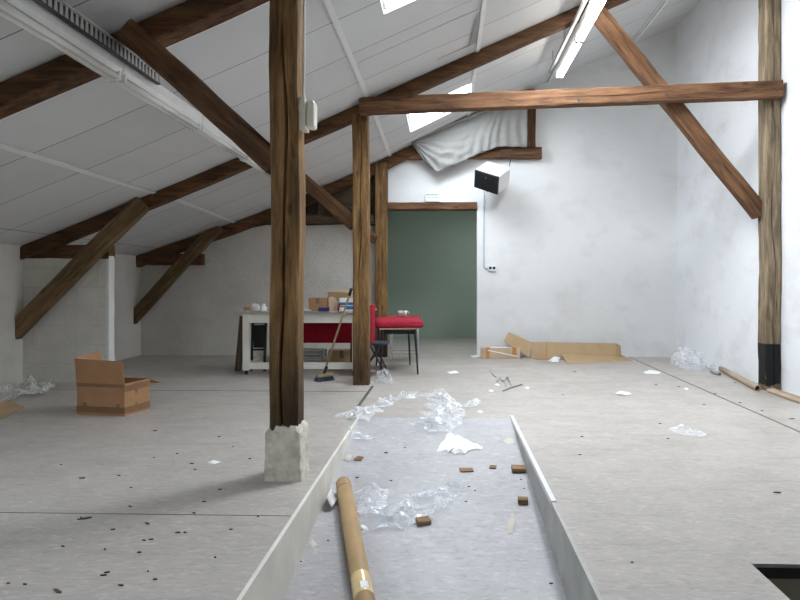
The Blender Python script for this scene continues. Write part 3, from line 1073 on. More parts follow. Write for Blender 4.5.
for (a, c) in (((-hw + 0.02, -hd + 0.02, 0.07), (hw - 0.02, -hd + 0.07, 0.15)), ((-hw + 0.02, hd - 0.07, 0.07), (hw - 0.02, hd - 0.02, 0.15)),
               ((-hw + 0.02, -hd + 0.05, 0.08), (-hw + 0.07, hd - 0.05, 0.14)), ((hw - 0.07, -hd + 0.05, 0.08), (hw - 0.02, hd - 0.05, 0.14))):
    obj('stretcher', bx(a, c, 0.003), M['table_white'], t)


def card_box(name, label, loc, rz, w, d, h, m, group=None, flaps=True, mt=None):
    t_ = thing(name, label, 'box', loc, rz, group)
    bm_ = bx((-w / 2, -d / 2, 0), (w / 2, d / 2, h), 0.003)
    obj('carton', bm_, m, t_)
    if mt:
        obj('tape', bx((-0.025, -d / 2 - 0.0015, h * 0.55), (0.025, d / 2 + 0.0015, h + 0.0015)), mt, t_)
    return t_


def tpt(px, py, Y):
    p_ = at_depth(px, py, Y)
    return p_


def on_table(px, Y, py=308):
    p_ = at_depth(px, py, Y)
    return (p_.x, Y, TZ + 0.0005)


p_ = on_table(318.5, 7.80)
card_box('cardboard_box', 'small brown cardboard box on the work table, near its front edge', p_, 0.05, 0.22, 0.16, 0.165, M['card'], mt=M['tape'])
p_ = on_table(341, 8.18)
tb_ = card_box('cardboard_box', 'wider tan cardboard box at the back of the work table', p_, -0.04, 0.31, 0.20, 0.225, M['card_tan'])
obj('open_flap', panel([(-0.155, -0.10, 0.225), (0.155, -0.10, 0.235), (0.155, 0.02, 0.255), (-0.155, 0.02, 0.245)], 0.004), M['card_tan'], tb_)
p_ = on_table(331.5, 7.86)
t = thing('cardboard_folder', 'pale upright card folder with rounded white side on the work table', 'folder', p_, 0.5)
pl = [(-0.045, 0), (0.05, 0), (0.058, 0.05), (0.055, 0.11), (0.035, 0.15), (0.0, 0.168), (-0.045, 0.168)]
obj('card_body', prism(pl, -0.03, 0.03), M['card_pale'], t)
obj('white_side', prism([(0.047, 0.01), (0.054, 0.01), (0.063, 0.05), (0.060, 0.11), (0.038, 0.155), (0.0, 0.174), (0.0, 0.169), (0.035, 0.151), (0.055, 0.11), (0.058, 0.05)], -0.034, 0.034), M['paper'], t)
p_ = on_table(324, 7.68)
tag(obj('blue_carton', bx((-0.065, -0.035, 0), (0.065, 0.035, 0.045), 0.003), M['dark_blue']), 'flat dark blue carton at the front edge of the work table', 'carton').location = p_
p_ = on_table(347, 7.84)
t = thing('printed_carton', 'blue and white printed carton on the work table beside the post', 'carton', p_, 0.08)
obj('carton', bx((-0.09, -0.06, 0), (0.09, 0.06, 0.16), 0.003), M['paper'], t)
obj('blue_label', boxes([((-0.086, -0.0615, 0.015), (0.086, -0.0605, 0.06)), ((-0.086, -0.0615, 0.07), (0.086, -0.0605, 0.105))]), M['blue'], t)
p_ = on_table(339.5, 7.72)
t = thing('spray_bottle', 'small red and white bottle on the work table', 'bottle', p_)
obj('bottle_body', tube([(0, 0, 0), (0, 0, 0.05), (0, 0, 0.06), (0, 0, 0.075)], [0.024, 0.024, 0.012, 0.012], 12), M['red_plastic'], t)
obj('cap', tube([(0, 0, 0.075), (0, 0, 0.10)], [0.014, 0.01], 10), M['dark_blue'], t)
p_ = on_table(342.5, 7.68)
t = thing('tape_roll', 'white tape roll lying by the red bottle on the work table', 'tape roll', p_)
obj('roll', tube([(0, 0, 0), (0, 0, 0.045)], 0.04, 16), M['paper'], t)
obj('roll_core', tube([(0, 0, 0.040), (0, 0, 0.0465)], 0.022, 12), M['card_tan'], t)
p_ = on_table(247.5, 7.78)
tag(obj('wood_block', bx((-0.042, -0.03, 0), (0.042, 0.03, 0.05), 0.003), M['plywood']), 'small light wooden block at the left end of the work table', 'block').location = p_
p_ = on_table(255, 7.85)
t = thing('plastic_tub', 'pale plastic tub with crumpled wrap on the left of the work table', 'tub', p_)
obj('tub', tube([(0, 0, 0), (0, 0, 0.045)], [0.06, 0.07], 14), M['white_plastic'], t)


def crumple(cx, cy, cz_, rx, ry, h, seed, n=12, flat=True):
    """crumpled lump: facetted dome with sharp folds, open outline on z=cz_"""
    bm_ = bmesh.new()
    bmesh.ops.create_icosphere(bm_, subdivisions=3, radius=1)
    for v_ in bm_.verts:
        c_ = v_.co.copy()
        k_ = 1 + 0.26 * noise.noise(c_ * 1.7 + Vector((seed, 0, 0))) + 0.16 * noise.noise(c_ * 4.3 + Vector((0, seed, 0)))
        z_ = max(0.0, c_.z * k_) * h
        z_ *= 1 + 0.25 * noise.noise(c_ * 3.2 + Vector((0, 0, seed)))
        v_.co = Vector((c_.x * k_ * rx, c_.y * k_ * ry, max(0.001, z_) if c_.z > -0.05 else 0.001))
    bmesh.ops.translate(bm_, verts=bm_.verts, vec=(cx, cy, cz_))
    return bm_


obj('crumpled_wrap', crumple(0, 0, 0.04, 0.06, 0.05, 0.045, 3.3), M['paper'], t)
p_ = on_table(263.5, 7.75)
o = obj('paper_pack', crumple(0, 0, 0, 0.045, 0.05, 0.085, 8.1), M['paper'])
o.location = p_
tag(o, 'crumpled white paper standing on the work table beside the nearest post', 'paper')
p_ = on_table(306.5, 7.76)
o = obj('paper_sheets', bx((-0.07, -0.10, 0), (0.07, 0.10, 0.018), 0.002), M['paper'])
o.location = p_
tag(o, 'small stack of white paper on the work table, right of the nearest post', 'paper')

# under the table
bm = bx((-1.99, 8.0, 0.345), (-1.22, 8.07, 0.80 - 0.04), 0.012)
bm2 = None
t = thing('padded_screen', 'dark red padded screen standing under the work table', 'screen', (-1.60, 8.15, 0))
obj('padded_panel', bx((-0.42, -0.035, 0.36), (0.42, 0.035, 0.755), 0.014), M['dark_red'], t)
for x in (-0.36, 0.36):
    obj('leg', bx((x - 0.02, -0.02, 0), (x + 0.02, 0.02, 0.37)), M['black_metal'], t)
p_ = on_floor(337, 366)
card_box('cardboard_box', 'tan cardboard box on the floor under the work table', (-1.42, 8.45, 0), 0.1, 0.36, 0.25, 0.24, M['card_tan'], mt=M['tape'])
t = thing('wire_crate', 'low grey metal crate on the floor under the work table', 'crate', (-1.86, 8.4, 0))
bm = bmesh.new()
for z in (0.02, 0.10, 0.18, 0.235):
    for (a, c) in (((-0.2, -0.14), (0.2, -0.14)), ((0.2, -0.14), (0.2, 0.14)), ((0.2, 0.14), (-0.2, 0.14)), ((-0.2, 0.14), (-0.2, -0.14))):
        tube_into(bm, [(a[0], a[1], z), (c[0], c[1], z)], 0.012, 6)
for x, y in ((-0.2, -0.14), (0.2, -0.14), (0.2, 0.14), (-0.2, 0.14)):
    tube_into(bm, [(x, y, 0.0), (x, y, 0.24)], 0.014, 6)
obj('wire_frame', bm, M['steel'], t)
obj('crate_base', bx((-0.2, -0.14, 0.01), (0.2, 0.14, 0.02)), M['steel'], t)
t = thing('folded_chair', 'folded black chair standing upright under the left end of the table', 'chair', (-2.45, 8.05, 0), 0.05)
bm = bmesh.new()
for x in (-0.085, 0.085):
    tube_into(bm, [(x, -0.05, 0), (x, 0.02, 0.63)], 0.018, 8)
for z, y in ((0.63, 0.02), (0.1, -0.04), (0.28, -0.02)):
    tube_into(bm, [(-0.085, y, z), (0.085, y, z)], 0.014, 8)
obj('chair_frame', bm, M['black_metal'], t)
obj('seat', bx((-0.07, 0.0, 0.30), (0.07, 0.03, 0.60), 0.008), M['black_plastic'], t)
o = beam('wooden_plank', 'dark narrow plank leaning against the left end of the work table', 'plank', (-2.72, 8.05, 0.0), (-2.655, 8.05, 0.72), 0.12, 0.04, M['dark_board'], wob=0.002)

# broom
h0, h1 = Vector((-1.43, 7.25, 0.10)), at_depth(351, 290, 7.19)
t = thing('broom', 'broom with wooden handle leaning on the timber post', 'broom', (h0.x, h0.y, 0))
L = Vector(t.location)
obj('handle', tube([h0 - L, h1 - L], 0.012, 10), M['broom_wood'], t, True)
d_ = (h1 - h0).normalized()
obj('hanger_cap', tube([h1 - L - d_ * 0.07, h1 - L + d_ * 0.02], 0.017, 10), M['black_plastic'], t)
bm = bx((-0.10, -0.03, 0.045), (0.10, 0.03, 0.085), 0.01)
hd_ = obj('broom_head', bm, M['broom_wood'], t)
hd_.rotation_euler = (0, 0, 0.75)
obj('handle_socket', tube([(0, 0, 0.085), tuple(d_ * 0.09 + Vector((0, 0, 0.085)))], 0.019, 10), M['black_plastic'], t)
bm = bmesh.new()
for i in range(22):
    for j in range(4):
        x, y = -0.097 + i * 0.0092, -0.026 + j * 0.017
        x2, y2 = x * 1.15 + random.uniform(-.006, .006), y * 1.6 + random.uniform(-.006, .006)
        tube_into(bm, [(x, y, 0.05), (x2, y2, 0.001)], 0.005, 4)
br_ = obj('bristles', bm, M['bristle'], t)
br_.rotation_euler = (0, 0, 0.75)
br_['label'] = 'blue grey bristles'

# ================================================================== RED CUSHIONED TABLE, SIDE TABLE, FOLDING CHAIR
t = thing('stool_table', 'low table with splayed black legs carrying a red cushion', 'table', (-0.66, 8.19, 0), 0.168)
obj('table_top', bx((-0.24, -0.43, 0.565), (0.24, 0.43, 0.585), 0.003), M['plywood'], t)
obj('black_apron', boxes([((-0.20, -0.34, 0.50), (0.21, -0.32, 0.565)), ((-0.20, 0.32, 0.50), (0.21, 0.34, 0.565)), ((-0.20, -0.34, 0.50), (-0.18, 0.34, 0.565)), ((0.19, -0.34, 0.50), (0.21, 0.34, 0.565))]), M['black_metal'], t)
for sx in (-1, 1):
    for sy in (-1, 1):
        obj('leg', tube([(sx * 0.205, sy * 0.385, 0.565), (sx * 0.235, sy * 0.45, 0.0)], [0.017, 0.011], 10), M['black_metal'], t)
bm = bmesh.new()
bmesh.ops.create_cube(bm, size=1)
bmesh.ops.subdivide_edges(bm, edges=bm.edges[:], cuts=9, use_grid_fill=True)
for v_ in bm.verts:
    c_ = v_.co
    ed = max(abs(c_.x), abs(c_.y)) * 2
    rnd_ = 1 - 0.05 * (abs(c_.z) * 2) ** 3
    puff = 0.043 + 0.010 * (1 - ed ** 4)
    x, y = c_.x * 0.60 * rnd_, c_.y * 0.92 * rnd_
    # a sagging far-left corner and a lifted near edge
    z = (c_.z + 0.5) * 2 * puff
    z += 0.006 * noise.noise(Vector((x * 9, y * 9, c_.z)))
    y += 0.01 * noise.noise(Vector((x * 7, 3, c_.z * 3)))
    v_.co = Vector((x, y, z))
o = obj('red_cushion', bm, M['red'], None, True)
o.location = (-0.645, 8.20, 0.586)
o.rotation_euler = (0, 0, 0.14)
tag(o, 'red fabric cushion lying on the low black legged table', 'cushion')

t = thing('side_table', 'small side table with red brown top and chrome legs behind the red cushion', 'table', (-0.61, 9.15, 0), 0.03)
obj('table_top', bx((-0.25, -0.24, 0.645), (0.25, 0.24, 0.662), 0.004), M['red_wood'], t)
for sx in (-1, 1):
    for sy in (-1, 1):
        obj('leg', tube([(sx * 0.19, sy * 0.2, 0.645), (sx * 0.20, sy * 0.21, 0.0)], 0.012, 8), M['chrome'], t)
obj('crossbar', boxes([((-0.2, -0.21, 0.12), (0.2, -0.195, 0.135)), ((-0.2, 0.195, 0.12), (0.2, 0.21, 0.135))]), M['chrome'], t)
for (x, y, lab) in ((-0.665, 9.03, 'white cup at the left of the pair behind the red cushion'), (-0.60, 9.0, 'white cup at the right of the pair behind the red cushion')):
    c_ = thing('cup', lab, 'cup', (x, y, 0.662), 0, 'white cups on the side table')
    bm = bmesh.new()
    r0 = tube_into(bm, [(0, 0, 0), (0, 0, 0.05), (0, 0, 0.085), (0, 0, 0.084), (0, 0, 0.02)], [0.026, 0.036, 0.04, 0.034, 0.024], 16)
    obj('cup_body', bm, M['white_plastic'], c_, True)
    obj('cup_handle', tube([(0.036, 0, 0.07), (0.06, 0, 0.065), (0.062, 0, 0.035), (0.034, 0, 0.025)], 0.006, 6), M['white_plastic'], c_, True)

# folding chair seen side-on, facing right
cx_, cy_ = -0.935, 7.58
t = thing('folding_chair', 'folding chair with dark seat and red draped back behind the post', 'chair', (cx_, cy_, 0), 0.0)
obj('seat', bx((-0.17, -0.145, 0.40), (0.235, 0.145, 0.435), 0.012), M['seat_blue'], t)
for y in (-0.155, 0.155):
    obj('leg', tube([(-0.08, y, 0.60), (0.235, y, 0.0)], 0.012, 8), M['black_metal'], t)
    obj('leg', tube([(0.15, y, 0.40), (-0.13, y, 0.0)], 0.012, 8), M['black_metal'], t)
for y in (-0.155, 0.155):
    obj('back_rail', tube([(-0.08, y, 0.60), (0.0, y, 0.42)], 0.012, 8), M['black_metal'], t)
    obj('back_upright', tube([(0.02, y, 0.40), (0.0, y, 0.86)], 0.012, 8), M['black_metal'], t)
bm = bx((0.018, -0.165, 0.42), (0.052, 0.165, 0.89), 0.012)
o = obj('red_back_cover', bm, M['red'], t)
o['label'] = 'red fabric draped over the backrest'

# ================================================================== OPEN CARDBOARD BOX ON THE LEFT FLOOR
P0, P1, P2 = on_floor(124.5, 416.5), on_floor(77, 414), on_floor(150.5, 410)
fx = (P0 - P1); fx.z = 0
w_ = fx.length
ang = math.atan2(fx.y, fx.x)
ctr = P1
t = thing('cardboard_box', 'large open brown cardboard box standing alone on the left floor', 'box', (ctr.x, ctr.y, 0), ang)
d_, h_, e = 0.335, 0.275, 0.006
bm = boxes([((0, 0, 0), (w_, e, h_)), ((0, d_ - e, 0), (w_, d_, h_)), ((0, e, 0), (e, d_ - e, h_)), ((w_ - e, e, 0), (w_, d_ - e, h_)), ((e, e, 0), (w_ - e, d_ - e, e))])
obj('carton', bm, M['card'], t)
obj('front_flap', panel([(0, 0, h_), (w_, 0, h_), (w_ - 0.006, -0.012, h_ + 0.20), (-0.008, -0.015, h_ + 0.215)], 0.005), M['card'], t)
obj('back_flap', panel([(0, d_, h_), (w_, d_, h_), (w_ + 0.01, d_ + 0.19, h_ - 0.07), (0, d_ + 0.19, h_ - 0.07)], 0.005), M['card'], t)
obj('side_flap', panel([(e, 0.01, h_), (e, d_ - 0.01, h_), (-0.04, d_ - 0.01, h_ + 0.235), (-0.02, 0.01, h_ + 0.225)], 0.005), M['card'], t)
obj('side_flap', panel([(w_ - e, 0.012, h_), (w_ - e, d_ - 0.012, h_), (w_ - 0.16, d_ - 0.012, h_ - 0.13), (w_ - 0.16, 0.012, h_ - 0.13)], 0.005), M['card'], t)
k = 0.0018
bm = boxes([((-k, -k, h_ - 0.03), (w_ + k, 0.001, h_ + 0.012)), ((-k, -k, 0.02), (w_ + k, 0.001, 0.075)), ((0.06, -k, 0.075), (0.10, 0.001, 0.105)), ((w_ - 0.08, -k, 0.075), (w_ - 0.05, 0.001, 0.105)),
            ((w_ - 0.001, -k, 0.02), (w_ + k, d_ + k, 0.075)), ((w_ - 0.001, -k, h_ - 0.065), (w_ + k, d_ + k, h_ - 0.012)),
            ((w_ - 0.001, 0.14, 0.075), (w_ + k, 0.17, 0.10)), ((w_ - 0.001, 0.14, h_ - 0.1), (w_ + k, 0.17, h_))])
tp = obj('tape', bm, M['tape'], t)
tp['label'] = 'brown packing tape'
obj('flap_tape', panel([(w_ - 0.085, -0.0025, h_ + 0.012), (w_ - 0.045, -0.0025, h_ + 0.012), (w_ - 0.052, -0.0150, h_ + 0.20), (w_ - 0.092, -0.0150, h_ + 0.203)], 0.0015), M['tape'], t)

# flat cardboard sheet and bubble wrap at far left
q = [on_floor(-40, 406), on_floor(0, 419.5), on_floor(24, 407.5), on_floor(5, 399), on_floor(-40, 395)]
bm = flake([(p_.x, p_.y, 0.001) for p_ in q], 0.006)
tag(obj('cardboard_sheet', bm, M['card_tan']), 'flat cardboard sheet on the floor at the left edge, under bubble wrap', 'cardboard sheet')


def film(path, widths, seed, h=0.05, nu=60, nv=14, base=None, fr=1.0):
    """crumpled plastic film lying along a path of floor points (x, y)"""
    base = base or (lambda x, y: 0.0)
    pts = [Vector((p_[0], p_[1])) for p_ in path]
    grid_ = []
    for i in range(nu + 1):
        f_ = i / nu * (len(pts) - 1)
        k_ = min(int(f_), len(pts) - 2)
        r_ = f_ - k_
        p0 = pts[max(k_ - 1, 0)]; p1 = pts[k_]; p2 = pts[k_ + 1]; p3 = pts[min(k_ + 2, len(pts) - 1)]
        c_ = 0.5 * ((2 * p1) + (p2 - p0) * r_ + (2 * p0 - 5 * p1 + 4 * p2 - p3) * r_ ** 2 + (-p0 + 3 * p1 - 3 * p2 + p3) * r_ ** 3)
        tg = ((p2 - p1) * (1 - r_) + ((p3 - p2) if (p3 - p2).length > 1e-6 else (p2 - p1)) * r_).normalized()
        nn = Vector((-tg.y, tg.x))
        wd = widths[k_] + (widths[k_ + 1] - widths[k_]) * r_
        row = []
        for j in range(nv + 1):
            s_ = j / nv - 0.5
            jx = noise.noise(Vector((i * 0.16, j * 0.25, seed))) * 0.09
            jy = noise.noise(Vector((i * 0.16, j * 0.25, seed + 9))) * 0.09
            pz = c_ + nn * (wd * s_) + Vector((jx, jy)) * min(1, wd * 4)
            n1 = noise.noise(Vector((pz.x * 5 * fr, pz.y * 5 * fr, seed)))
            n2 = noise.noise(Vector((pz.x * 13 * fr, pz.y * 13 * fr, seed + 3)))
            z_ = h * ((1 - abs(n1) * 2.2) * 0.75 + (1 - abs(n2) * 2.0) * 0.35) * (1.0 - abs(s_) * 1.5) + 0.004
            row.append((pz.x, pz.y, base(pz.x, pz.y) + max(0.002, z_)))
        grid_.append(row)
    return sheet(grid_)


fl = lambda pts, fn=on_floor: [(fn(x, y).x, fn(x, y).y) for x, y in pts]
pile_pts = fl([(-20, 401), (8, 397), (28, 393), (47, 390)])
o = obj('bubble_wrap', film(pile_pts, [0.6, 0.60, 0.48, 0.16], 4.2, 0.19, 60, 30, lambda x, y: 0.008, 0.7), M['bubble'])
tag(o, 'crumpled bubble wrap heap on the floor at the left edge', 'bubble wrap')

# ================================================================== CARDBOARD BY THE BACK WALL
t = thing('parcel', 'small taped cardboard parcel lying by the doorway on the back wall', 'parcel', tuple(on_floor(501, 358.7)), -0.05)
obj('carton', bx((-0.31, 0, 0), (0.29, 0.16, 0.165), 0.006), M['card_pale'], t)
bm = boxes([((-0.225, -0.002, -0.0), (-0.175, 0.162, 0.167)), ((0.17, -0.002, 0.06), (0.23, 0.162, 0.167))])
tp = obj('tape', bm, M['orange_tape'], t)
tp['label'] = 'orange brown tape bands'
obj('paper_label', bx((-0.16, 0.02, 0.164), (0.10, 0.14, 0.1675)), M['paper'], t)
bm = panel([(-0.20, -0.003, 0.12), (0.25, -0.003, 0.03), (0.25, -0.003, 0.045), (-0.20, -0.003, 0.135)], 0.002)
obj('torn_strip', bm, M['paper'], t)

t = thing('flattened_box', 'long opened cardboard box lying collapsed against the back wall', 'box', (2.0, 9.55, 0))
L = Vector(t.location)
V = lambda px, py, Y: at_depth(px, py, Y) - L
g = lambda px, py: on_floor(px, py) - L
a0, a1 = g(532, 359.2), g(601, 358.2)
a0.z = a1.z = 0.002
tp0, tp1 = V(531.5, 342.0, 9.60), V(617, 343.5, 9.62)
b0 = Vector((a0.x, 9.50 - L.y, 0.002)); b1 = Vector((a1.x + 0.22, 9.50 - L.y, 0.002))
obj('long_panel', panel([Vector((b0.x, b0.y, 0.002)), Vector((b1.x, b1.y, 0.002)), tp1, tp0], 0.008), M['card_tan'], t)
obj('left_panel', panel([V(529.5, 357.6, 9.47), V(531.5, 342.5, 9.58), V(508.5, 332.2, 9.66), V(503.8, 341.2, 9.60)], 0.008), M['card_tan'], t)
obj('end_panel', panel([tp1, Vector((b1.x, b1.y, 0.002)), V(621.5, 356.5, 9.40), V(620.5, 345.5, 9.43)], 0.008), M['card_tan'], t)
fp = [g(560.5, 358.0), g(622, 358.0), g(633, 361.3), g(568, 364.0)]
for q_, zz_ in zip(fp, (0.07, 0.045, 0.004, 0.004)):
    q_.z = zz_
obj('lying_flap', panel(fp, 0.008), M['card_tan'], t)
fp = [b0 + Vector((0, 0, 0.002)), b0 + Vector((0.42, 0, 0.004)), b0 + Vector((0.45, -0.2, 0.01)), b0 + Vector((0.06, -0.16, 0.004))]
obj('bottom_flap', panel(fp, 0.006), M['card'], t)
obj('crease', panel([V(546, 342.4, 9.588), V(547.2, 342.4, 9.588), V(547.2, 357.5, 9.488), V(546, 357.5, 9.488)], 0.003), M['card'], t)


def scrap(label, outline, fn, th=0.004, m=None, name='paper_scrap', cat='paper', group=None, lift=0.0, seed=0, crum=0.0):
    """a torn flat scrap with slightly curled triangulated surface"""
    pts = [fn(x, y) for x, y in outline]
    c_ = sum(pts, Vector()) / len(pts)
    bm_ = bmesh.new()
    mid_ = []
    n_ = len(pts)
    vc = bm_.verts.new(c_ + Vector((0, 0, lift + crum * 0.5 + 0.002)))
    ro, ri = [], []
    for i, p_ in enumerate(pts):
        ro.append(bm_.verts.new(p_ + Vector((0, 0, 0.001 + crum * abs(noise.noise(Vector((i * 3.7, seed, 1))))))))
        ri.append(bm_.verts.new(c_ + (p_ - c_) * 0.55 + Vector((0, 0, lift + 0.002 + crum * (0.6 + noise.noise(Vector((i * 2.3, seed, 7))))))))
    for i in range(n_):
        j = (i + 1) % n_
        bm_.faces.new((vc, ri[i], ri[j]))
        bm_.faces.new((ri[i], ro[i], ro[j]))
        bm_.faces.new((ri[i], ro[j], ri[j]))
    bmesh.ops.recalc_face_normals(bm_, faces=bm_.faces)
    bmesh.ops.solidify(bm_, geom=bm_.faces[:], thickness=-th * 0.4)
    o_ = obj(name, bm_, m or M['paper'])
    return tag(o_, label, cat, group)


fz = on_floor
scrap('crumpled white paper at the front of the collapsed cardboard box', [(548, 361), (555, 357), (561, 358), (558, 362), (551, 363.5)], fz, crum=0.05, seed=2)
scrap('white scrap of paper at the foot of the doorway jamb', [(470, 356), (481, 354.5), (481, 356.5), (473, 357.8)], fz, crum=0.01, seed=4)
scrap('white paper sheet lying on the dark floor joint near the back wall', [(643, 372.5), (650, 370.3), (661, 372), (659, 374.3), (646, 374.2)], fz, crum=0.02, seed=5)
scrap('white paper scrap alone on the right floor, short of the collapsed box', [(615, 394), (620, 391.8), (626, 392.4), (632, 394), (627, 395.6), (619, 395.5)], fz, crum=0.02, seed=6)
scrap('white paper scrap on the floor of the doorway', [(447, 372), (456, 371), (459, 373), (450, 374)], fz, crum=0.01, seed=7)
# big torn paper on the ramp
tornp = scrap('large torn white paper lying crumpled on the ramp', [(437, 452), (439, 447), (441, 443), (445, 440), (447, 434.5), (451, 432.5), (454, 436), (458, 435), (462, 438), (466, 443), (463, 449), (455, 451), (448, 449.5)],
              on_ramp, th=0.006, crum=0.016, seed=11, name='torn_paper')
for ol, sd_, lf in (([(453, 441), (460, 438), (467, 440), (471, 443), (477, 446), (482.5, 448), (482, 450.5), (475, 449.5), (468, 451), (459, 449)], 21, 0.006),
                    ([(445, 446), (452, 443), (460, 447), (468, 450), (467, 452), (465, 454.5), (459, 453.5), (455, 455), (451, 452), (448, 453)], 33, 0.014)):
    pc_ = scrap(None, ol, on_ramp, th=0.006, crum=0.014, seed=sd_, name='torn_flap', cat=None, lift=lf)
    pc_.parent = tornp
scrap('white scrap standing beside the far plastic film on the ramp', [(436, 410), (441, 407), (445, 409), (440, 411)], on_ramp, crum=0.03, seed=13)
for (x, y), lb in (((480, 412), 'tiny white scrap right of the far plastic film'), ((497, 385), 'tiny white scrap near the grey twig'), ((527, 388), 'tiny white scrap right of the grey twig'),
                   ((491, 391), 'tiny white scrap at the near end of the grey twig'), ((686, 389), 'tiny white scrap past the dark floor joint')):
    scrap(lb, [(x - 3, y), (x, y - 1.2), (x + 3, y + 0.2), (x + 1, y + 1.3)], fz, crum=0.01, seed=x)
scrap('small white paper flake on the left floor near the plaster foot', [(207, 463), (213, 461), (222, 462.5), (214, 464.5)], fz, crum=0.01, seed=31)

# curled white paper beside the tube
pc = on_ramp(337, 505)
grid = []
for i in range(13):
    u = i / 12
    a = -0.3 + u * 3.4
    grid.append([(-0.11 * u - 0.01 + 0.07 * (1 - math.cos(a)) * 0.3, s_ * 0.15 + 0.03 * u, 0.012 + 0.065 * abs(math.sin(a)) * (0.6 + 0.4 * u)) for s_ in (-0.5, 0, 0.5)])
o = obj('curled_paper', sheet(grid, 0.001), M['paper'], None, True)
o.location = pc
tag(o, 'curled white paper strip beside the end of the big cardboard tube', 'paper')

# ================================================================== PLASTIC FILM
rb = lambda x, y: ramp_z(y) if RL < x < RR else 0.0
o = obj('plastic_film', film(fl([(352, 423), (364, 413), (385, 404), (408, 398.5), (432, 396), (443, 394.5)], on_ramp), [0.26, 0.26, 0.20, 0.15, 0.17, 0.14], 2.7, 0.085, 90, 14, rb), M['clear'])
tag(o, 'long strip of clear plastic film across the top of the ramp', 'plastic film')
o = obj('plastic_film', film(fl([(439, 396), (443, 404), (446, 415), (440, 426), (422, 431)], on_ramp), [0.18, 0.26, 0.34, 0.34, 0.28], 6.1, 0.10, 60, 16, rb), M['clear'])
tag(o, 'bunched clear plastic film above the torn white paper on the ramp', 'plastic film')
o = obj('plastic_film', film(fl([(366, 494), (371, 515), (392, 521), (420, 509), (445, 496), (462, 489)], on_ramp), [0.26, 0.34, 0.30, 0.24, 0.16, 0.06], 9.4, 0.075, 90, 16, rb), M['clear'])
tag(o, 'clear plastic film lying on the ramp beside the big cardboard tube', 'plastic film')
o = obj('plastic_film', film(fl([(454, 404), (464, 408), (477, 404)], on_ramp), [0.12, 0.18, 0.14], 12.4, 0.06, 24, 10, rb), M['clear'])
tag(o, 'small yellowish scrap of clear film right of the bunched film', 'plastic film')
o = obj('plastic_film', film(fl([(352, 434), (362, 441), (369, 437)], on_ramp), [0.10, 0.12, 0.08], 15.1, 0.03, 24, 8, rb), M['clear'])
tag(o, 'small clear film scrap below the left end of the long strip', 'plastic film')
pq = on_floor(384, 382.5)
o = obj('plastic_bag', crumple(0, 0, 0, 0.10, 0.08, 0.15, 5.5), M['clear'])
o.location = (pq.x, pq.y, 0.001)
tag(o, 'small crumpled clear plastic bag at the foot of the broom post', 'plastic bag')
pq = on_floor(700, 366)
o = obj('plastic_bag', crumple(0, 0, 0, 0.17, 0.42, 0.25, 1.5), M['clear'])
o.location = (3.34, pq.y - 0.05, 0.001)
tag(o, 'large crumpled clear plastic bag at the foot of the right wall', 'plastic bag')
pq = on_floor(716, 369)
o = obj('plastic_bag', crumple(0, 0, 0, 0.07, 0.08, 0.08, 2.9), M['clear'])
o.location = (pq.x, pq.y, 0.001)
tag(o, 'little clear plastic bag between the large bag and the thin tube', 'plastic bag')
o = obj('plastic_film', film(fl([(678, 430), (690, 433), (706, 437)]), [0.14, 0.22, 0.10], 21.4, 0.035, 26, 10), M['clear'])
tag(o, 'clear plastic scrap alone on the right floor near the dark joint', 'plastic film')
pq = on_floor(681.5, 428)
o = obj('paper_ball', crumple(0, 0, 0, 0.022, 0.02, 0.03, 7.7), M['paper'])
o.location = (pq.x, pq.y, 0.001)
tag(o, 'tiny white paper ball beside the plastic scrap on the right floor', 'paper')

# ================================================================== TUBES AND STICKS


def card_tube(name, label, p0, p1, r_, m, extras=None, cat='tube'):
    p0, p1 = Vector(p0), Vector(p1)
    t_ = thing(name, label, cat, p0)
    d = p1 - p0
    bm_ = bmesh.new()
    n_ = 28
    u = d.normalized().cross(Vector((0, 0, 1))).normalized()
    w = d.normalized().cross(u)
    rings_ = []
    for (f_, rr_) in ((0, r_ * 0.86), (0, r_), (1, r_), (1, r_ * 0.86)):
        rings_.append([bm_.verts.new(d * f_ + (u * math.cos(2 * PI * k_ / n_) + w * math.sin(2 * PI * k_ / n_)) * rr_) for k_ in range(n_)])
    rings_.append(rings_[0])
    for a_, c_ in zip(rings_, rings_[1:]):
        for k_ in range(n_):
            bm_.faces.new((a_[k_], a_[(k_ + 1) % n_], c_[(k_ + 1) % n_], c_[k_]))
    obj('tube_wall', bm_, m, t_, True)
    return t_, d, u, w


TR = 0.047
e0, e1 = on_ramp(343.5, 492), on_ramp(364, 608)
dirn = (e1 - e0)
e1 = e0 + dirn * 1.55
e0.z = ramp_z(e0.y) + TR + 0.002
e1.z = ramp_z(e1.y) + TR + 0.002
t, d, u, w = card_tube('cardboard_tube', 'big brown cardboard tube lying on the ramp in the foreground', e0, e1, TR, M['tube_card'])
dn = d.normalized()
bm = bmesh.new()
tube_into(bm, [dn * -0.006, dn * 0.012], TR * 1.0, 28)
obj('end_cap', bm, M['tube_card'], t)
bm = bmesh.new()
tube_into(bm, [dn * 0.085, dn * 0.089, dn * 0.095, dn * 0.099], [TR * 1.0, TR * 1.035, TR * 1.035, TR * 1.0], 28)
o = obj('seam_ring', bm, M['tape'], t)
bm = bmesh.new()
n0 = 28
pf = (on_ramp(363, 600) - e0).length
tube_into(bm, [dn * (pf - 0.09), dn * (pf + 0.07)], TR * 1.012, 28)
o = obj('clear_tape', bm, M['clear_tape'], t)
o['label'] = 'shiny yellowed tape band'
bm = bmesh.new()
for k in range(5):
    pass
upv = Vector((0, 0, 1)) - dn * dn.z
upv.normalize()
sd_ = dn.cross(upv)
grid = [[dn * (pf + 0.0 + 0.05 * i / 3) + (upv * math.cos(a) + sd_ * math.sin(a)) * TR * 1.03 for a in (-0.5, -0.3, -0.1, 0.1, 0.3)] for i in range(4)]
